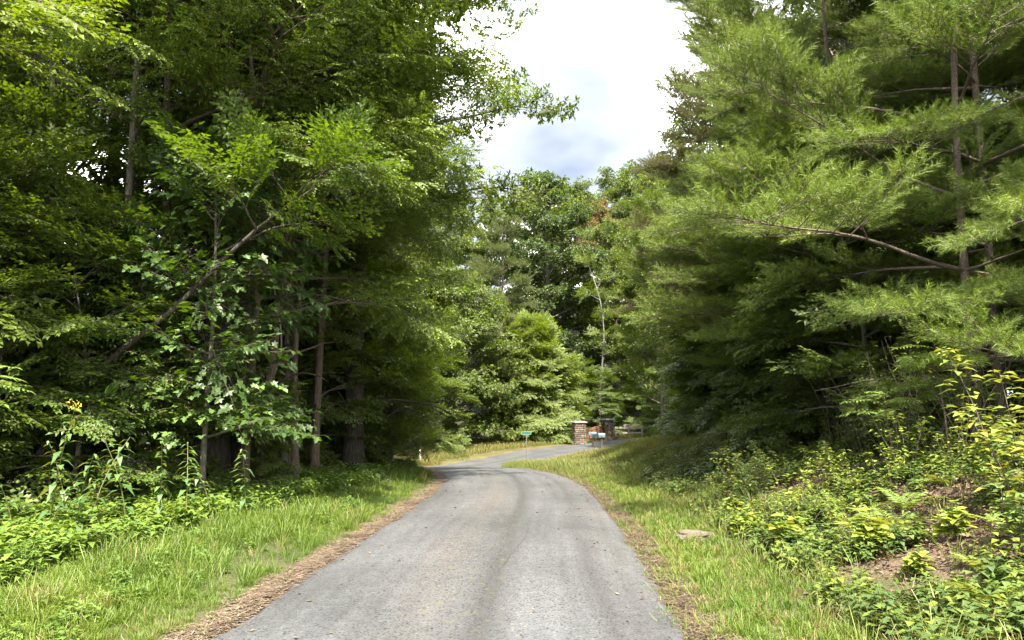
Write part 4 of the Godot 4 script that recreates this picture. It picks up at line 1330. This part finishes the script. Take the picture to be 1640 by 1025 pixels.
	for q in [[-12.2, -15.0], [-7.4, -23.5], [-5.2, -25.5], [-8.8, -27.0], [-13.5, -20.5], [-6.5, -29.5], [-5.3, -33.0], [-8.2, -34.5], [-6.6, -38.0], [-10.2, -41.0], [-13.0, -46.0], [-8.0, -45.0], [-17.5, -22.0], [-11.8, -10.8], [-24.0, -32.0], [-27.0, -38.0], [-21.0, -27.0]]:
		copy([t1, t2, t3][i0 % 3], "tall slender tree in the dark depth of the left wood", on(q[0], q[1]), i0 * 1.9, 0.86 + 0.3 * fposmod(i0 * 0.37, 1.0))
		i0 += 1
	var fu := make_tree("front_sapling", "broad-leaved fresh-green sapling at the front of the left wood", "tree", -7.3, -10.9, dogwood, {"h": 5.2, "r": 0.04, "base": 0.1, "spread": 1.9, "limbs": 22, "shape": "column", "a": mid, "b": mid2, "elev0": 0.0, "elev1": 0.7, "flat": 0.6, "split": false}, 1051, "saplings along the front of the left wood")
	var fu2 := make_tree("front_sapling", "small-leaved fresh-green sapling at the front of the left wood", "tree", -5.7, -12.9, beech, {"h": 5.6, "r": 0.045, "base": 0.1, "spread": 1.8, "limbs": 24, "shape": "column", "a": mid, "b": yel, "elev0": 0.0, "elev1": 0.7, "flat": 0.6, "split": false, "leaf_size": 1.15}, 1052, "saplings along the front of the left wood")
	i0 = 0
	for q in [[-8.3, -10.2, 1.0], [-6.4, -11.4, 0.8], [-6.6, -13.6, 1.15], [-9.6, -11.4, 1.1], [-4.6, -14.5, 0.35], [-7.9, -12.6, 1.2], [-5.6, -16.5, 0.6], [-5.4, -18.6, 0.5], [-4.9, -19.2, 1.1], [-4.9, -20.8, 0.9], [-6.0, -24.0, 1.2], [-6.2, -26.5, 0.9], [-7.0, -28.5, 1.2], [-7.2, -31.0, 1.1], [-8.0, -35.0, 1.2], [-9.2, -13.4, 1.2]]:
		copy([fu, fu2][i0 % 2], ["broad-leaved fresh-green sapling at the front of the left wood", "small-leaved fresh-green sapling at the front of the left wood"][i0 % 2], on(q[0], q[1]), i0 * 2.7, q[2])
		i0 += 1
	i0 = 0
	var lu := "small leafy understorey tree shaded inside the left wood"
	for q in [[-7.0, -12.4], [-8.2, -11.4], [-6.0, -15.4], [-9.6, -17.0], [-7.0, -18.9], [-5.4, -21.0], [-5.6, -23.4], [-11.5, -14.0], [-9.0, -21.0], [-6.0, -25.4], [-6.4, -28.8], [-7.4, -26.0], [-12.5, -18.5], [-10.0, -25.0], [-6.8, -31.6], [-7.2, -31.8], [-14.0, -23.0], [-11.5, -28.5]]:
		tag(copy([un2, un][i0 % 2], lu, on(q[0], q[1]), i0 * 2.3, 0.75 + 0.4 * fposmod(i0 * 0.41, 1.0)), "", "", "understorey trees in the left wood")
		i0 += 1
	# --- behind the bend
	make_tree("bright_tree", "bright light-green cone-shaped tree behind the road sign", "tree", 1.6, -57.5, beech, {"h": 8.6, "r": 0.1, "base": 0.03, "spread": 3.7, "limbs": 84, "shape": "cone", "a": light, "b": light2, "elev0": 0.0, "elev1": 0.7, "split": false, "leaf_size": 1.5, "branches": 2.4, "step": 0.34, "droop": 0.02, "flat": 0.0}, 1020)
	make_tree("broad_tree", "round dark-green tree with big leaf clusters left of the bright one", "tree", -4.0, -53.0, tulip, {"h": 9.6, "r": 0.14, "base": 0.04, "spread": 3.7, "limbs": 44, "a": dark2, "b": Color(0.14, 0.2, 0.042), "elev0": 0.0, "elev1": 0.9, "split": false, "leaf_size": 1.6, "step": 0.42, "branches": 2.0}, 1021)
	make_tree("broad_tree", "low dark bushy tree at the shaded end of the left verge", "tree", -6.0, -47.0, dogwood, {"h": 6.0, "r": 0.1, "base": 0.06, "spread": 3.0, "limbs": 34, "a": dark, "b": mid2, "elev0": 0.0, "split": false, "leaf_size": 1.3, "step": 0.36}, 1022)
	make_tree("broad_tree", "rounded mid-green tree above the low bushy one beyond the verge", "tree", -6.5, -54.0, oak, {"h": 12.0, "r": 0.15, "base": 0.2, "spread": 4.0, "limbs": 36, "a": mid, "b": mid2, "split": false, "leaf_size": 1.4, "step": 0.4}, 1023)
	make_tree("far_pine", "pine with a bare trunk top behind the round dark tree", "tree", -1.0, -69.0, pine, {"h": 19.0, "r": 0.17, "base": 0.4, "spread": 3.6, "limbs": 28, "shape": "pine", "a": Color(0.09, 0.13, 0.035), "b": Color(0.14, 0.18, 0.05), "elev0": 0.1, "bark": "pine_bark", "split": false, "leaf_size": 2.0, "step": 0.36}, 1024)
	make_tree("small_pine", "thin pale pine between the round dark tree and the bright one", "tree", -0.75, -56.6, pine, {"h": 8.4, "r": 0.09, "base": 0.5, "spread": 2.2, "limbs": 18, "shape": "pine", "a": Color(0.13, 0.17, 0.05), "b": Color(0.18, 0.21, 0.07), "elev0": 0.1, "bark": "pine_bark", "split": false, "leaf_size": 1.8, "step": 0.36, "bare": 5}, 1025)
	var big := make_tree("great_tree", "tall dense dark-leaved tree in the gap at the road's end", "tree", 3.4, -75.0, tulip, {"h": 21.5, "r": 0.3, "base": 0.12, "spread": 6.0, "limbs": 54, "a": dark, "b": Color(0.08, 0.13, 0.035), "split": false, "leaf_size": 1.9, "step": 0.52, "branches": 1.7, "elev0": 0.0}, 1026)
	make_tree("dead_tree", "thin white-barked trunk with sparse leaves among the trees at the road's end", "tree", 7.6, -67.0, beech, {"h": 17.5, "r": 0.1, "base": 0.35, "spread": 1.3, "limbs": 9, "leaf_size": 1.6, "step": 0.5, "branches": 1.2, "bare": 6, "bark": "white_bark", "split": true, "wobble": 1.1, "lean": Vector3(-0.035, 0, 0), "a": mid, "b": mid2}, 1027)
	make_tree("dying_tree", "tree with a dead reddish-brown top on the far hill", "tree", 10.0, -88.0, oak, {"h": 19.0, "r": 0.16, "base": 0.68, "spread": 2.4, "limbs": 22, "a": Color(0.19, 0.135, 0.07), "b": Color(0.25, 0.185, 0.1), "split": false, "leaf_size": 1.5, "shape": "cone"}, 1028)
	var hl := make_tree("hill_tree", "light green tree on the hill at the very end of the road gap", "tree", 13.4, -96.0, oak, {"h": 20.0, "r": 0.25, "base": 0.1, "spread": 5.2, "limbs": 44, "a": Color(0.095, 0.15, 0.035), "b": Color(0.165, 0.215, 0.05), "split": false, "leaf_size": 2.1, "step": 0.55, "branches": 1.6, "elev0": 0.1}, 1029)
	i0 = 0
	for q in [[7.2, -92.0, 0.95, "light green hill tree directly left of the brown-topped tree"], [16.5, -92.0, 1.06, "light green hill tree right of the brown-topped tree"], [2.6, -97.0, 0.9, "light green hill tree above the great dark tree"], [-2.5, -90.0, 0.85, "light green hill tree behind the bare-topped pine"], [-7.5, -84.0, 0.95, "light green hill tree far left, behind the left wood"], [10.8, -79.0, 0.85, "light green tree on the slope right of the dead white trunk"], [13.0, -68.0, 0.8, "leafy tree rising behind the logs and white fence"], [21.0, -100.0, 1.0, "light green hill tree beyond the right wood"], [-13.0, -74.0, 1.0, "tree beyond the left wood, behind the rounded mid-green tree"], [18.0, -76.0, 1.0, "tree behind the right wood, beyond the logs"], [-20.0, -66.0, 1.0, "tree farthest left beyond the dark wood"], [-41.0, -60.0, 1.1, "far tree seen through the left wood"], [-50.0, -52.0, 1.1, "far tree seen through the left wood"], [-58.0, -72.0, 1.1, "far tree seen through the left wood"], [30.0, -60.0, 1.0, "far tree seen through the right wood"], [34.0, -44.0, 1.0, "far tree seen through the right wood"], [28.0, -80.0, 1.0, "far tree seen through the right wood"], [30.0, -30.0, 0.9, "far tree seen through the right wood"], [5.4, -83.0, 0.72, "smaller tree on the slope behind the great dark tree"]]:
		var ft := copy(hl, q[3], on(q[0], q[1]), i0 * 1.7, q[2])
		if String(q[3]).begins_with("far tree"): ft.set_meta("group", String(q[3]).replace("far tree", "far trees"))
		i0 += 1
	# --- right: leafy trees behind the pines
	var r1 := make_tree("leafy_tree", "leafy tree standing behind the pines on the right", "tree", 11.0, -42.0, oak, {"h": 19.5, "r": 0.2, "base": 0.12, "spread": 4.0, "limbs": 40, "bark": "grey_bark", "a": mid, "b": Color(0.125, 0.18, 0.03), "split": false, "leaf_size": 1.25, "step": 0.38}, 1030, "leafy trees behind the pines")
	r1.set_meta("label", "tall yellow-green tree edging the sky gap behind the pines")
	var r2 := make_tree("leafy_tree", "leafy tree with flat beech-like sprays behind the pines on the right", "tree", 13.5, -22.0, beech, {"h": 17.0, "r": 0.14, "base": 0.15, "spread": 3.4, "limbs": 30, "bark": "grey_bark", "a": dark2, "b": mid2, "split": false, "leaf_size": 1.15, "step": 0.36}, 1031, "leafy trees behind the pines")
	i0 = 0
	for q in [[12.5, -36.0], [9.6, -49.5], [14.5, -44.0], [11.6, -29.0], [15.5, -30.0], [12.4, -15.5], [11.2, -24.5], [16.5, -22.0], [18.0, -36.0], [14.5, -17.5], [13.0, -52.0], [11.8, -11.5], [15.2, -13.0], [18.5, -17.5], [20.0, -27.0], [16.0, -56.0], [21.0, -46.0]]:
		copy([r1, r2][i0 % 2], ["leafy tree with whorled oak-like leaves behind the pines on the right", "leafy tree with flat beech-like sprays behind the pines on the right"][i0 % 2], on(q[0], q[1]), i0 * 2.1, 0.82 + 0.3 * fposmod(i0 * 0.43, 1.0))
		i0 += 1
	var us := make_tree("layered_sapling", "layered pale-green sapling at the crest of the right bank", "tree", 8.4, -34.0, dogwood, {"h": 5.2, "r": 0.05, "base": 0.08, "spread": 2.4, "limbs": 24, "shape": "column", "a": mid, "b": Color(0.12, 0.18, 0.05), "elev0": 0.0, "elev1": 0.6, "flat": 0.7, "split": false}, 1032, "saplings along the right wood's edge")
	i0 = 0
	for q in [[7.7, -30.0], [8.9, -36.0], [7.0, -26.0], [8.3, -32.0], [8.2, -27.5], [9.9, -35.0], [9.5, -38.5], [9.6, -31.0], [7.6, -23.5], [7.3, -62.5], [5.6, -63.5], [10.6, -45.0], [12.4, -52.0], [8.6, -20.0], [7.5, -17.6], [9.4, -24.0], [9.0, -14.0], [10.2, -11.6], [11.0, -58.0], [13.0, -61.5], [7.6, -27.0], [6.7, -19.4], [6.8, -16.4], [6.5, -14.4], [7.0, -22.0], [11.2, -66.5], [12.8, -67.5], [9.6, -69.0], [14.4, -65.0], [10.4, -15.6], [12.6, -19.0], [9.4, -13.8], [11.6, -17.2], [14.6, -22.5]]:
		copy(us, "layered leafy sapling in the edge of the right wood", on(q[0], q[1]), i0 * 1.3, 0.7 + 0.45 * fposmod(i0 * 0.39, 1.0))
		i0 += 1
	us.set_meta("label", "layered leafy sapling in the edge of the right wood")
	# --- right: the pines
	var pa := Color(0.115, 0.185, 0.034)
	var pb := Color(0.21, 0.29, 0.048)
	var base_pine := {"h": 15.0, "r": 0.085, "wobble": 0.15, "base": 0.12, "spread": 3.6, "limbs": 36, "shape": "pine", "a": pa, "b": pb, "elev0": 0.02, "elev1": 0.65, "sag": 0.03, "bark": "pine_bark", "inner": 0.42, "flat": 0.8, "face": 0.25, "leaf_size": 1.15, "step": 0.21, "branches": 2.5, "toward": Vector3(-0.3, 0, 0.12), "bare": 7, "up": 0.12}
	var pines := [
		[7.2, -12.0, "pine with a slim scaly trunk, the nearer of the two at the right edge", {"r": 0.075, "h": 13.0}],
		[8.0, -12.7, "pine with a slim scaly trunk, the farther of the two at the right edge", {"r": 0.08, "h": 15.0}],
		[7.0, -16.2, "pine with long low boughs reaching furthest over the bank", {"spread": 4.3, "h": 14.0}],
		[8.7, -19.8, "tall pine whose tip stands out against the white cloud", {"spread": 3.9, "h": 18.0}],
		[8.4, -15.8, "leaning pine between the near pair and the long-boughed one", {"lean": Vector3(-0.08, 0, 0)}],
		[7.7, -24.5, "pine farthest along the right bank with browned needles", {"a": Color(0.09, 0.095, 0.03), "b": Color(0.14, 0.15, 0.04), "spread": 3.7, "h": 14.5, "base": 0.24}]]
	var first: Array[Node3D] = []
	i0 = 0
	for q in pines:
		var sp: Dictionary = base_pine.duplicate()
		sp.merge(q[3], true)
		first.append(make_tree("pine_tree", q[2], "pine", q[0], q[1], pine, sp, 1100 + i0))
		i0 += 1
	i0 = 0
	for q in [[9.8, -14.6], [9.4, -19.0], [10.6, -17.0], [9.0, -23.0], [9.2, -10.0], [8.8, -28.0], [11.0, -20.5], [10.8, -13.0]]:
		tag(copy(first[[0, 3, 1, 4][i0 % 4]], "pine deeper in the right wood behind the front pines", on(q[0], q[1]), 0.5 * i0 - 1.0, 0.9 + 0.25 * fposmod(i0 * 0.37, 1.0)), "", "", "pines deeper in the right wood")
		i0 += 1

# ---------------------------------------------------------------- the scene
func _ready() -> void:
	var cam := Camera3D.new()
	cam.name = "camera"
	add_child(cam)
	cam.position = Vector3(0, 1.6, 0)
	cam.rotation_degrees = Vector3(6.6, 0, 0)
	cam.fov = 45.2
	cam.near = 0.05
	cam.far = 1500.0
	cam.current = true
	var we := WorldEnvironment.new()
	we.name = "environment"
	var e := Environment.new()
	e.background_mode = Environment.BG_SKY
	var sm := PanoramaSkyMaterial.new()
	sm.panorama = sky_image()
	sm.energy_multiplier = 1.4
	var sky := Sky.new()
	sky.sky_material = sm
	e.sky = sky
	e.tonemap_mode = Environment.TONE_MAPPER_LINEAR
	e.tonemap_exposure = 6.8
	e.sdfgi_enabled = true
	e.ssao_enabled = true
	e.ssil_enabled = true
	we.environment = e
	add_child(we)
	var sun := DirectionalLight3D.new()
	sun.name = "sun"
	sun.light_energy = 1.1
	sun.light_color = Color(1.0, 0.955, 0.88)
	sun.light_angular_distance = 0.6
	sun.shadow_enabled = true
	add_child(sun)
	sun.look_at_from_position(Vector3.ZERO, -Vector3(0.11, 0.84, 0.53))
	prepare_road()
	make_materials()
	build_ground()
	build_road()
	build_woods()
	build_things()
	build_cover()
	build_plants()
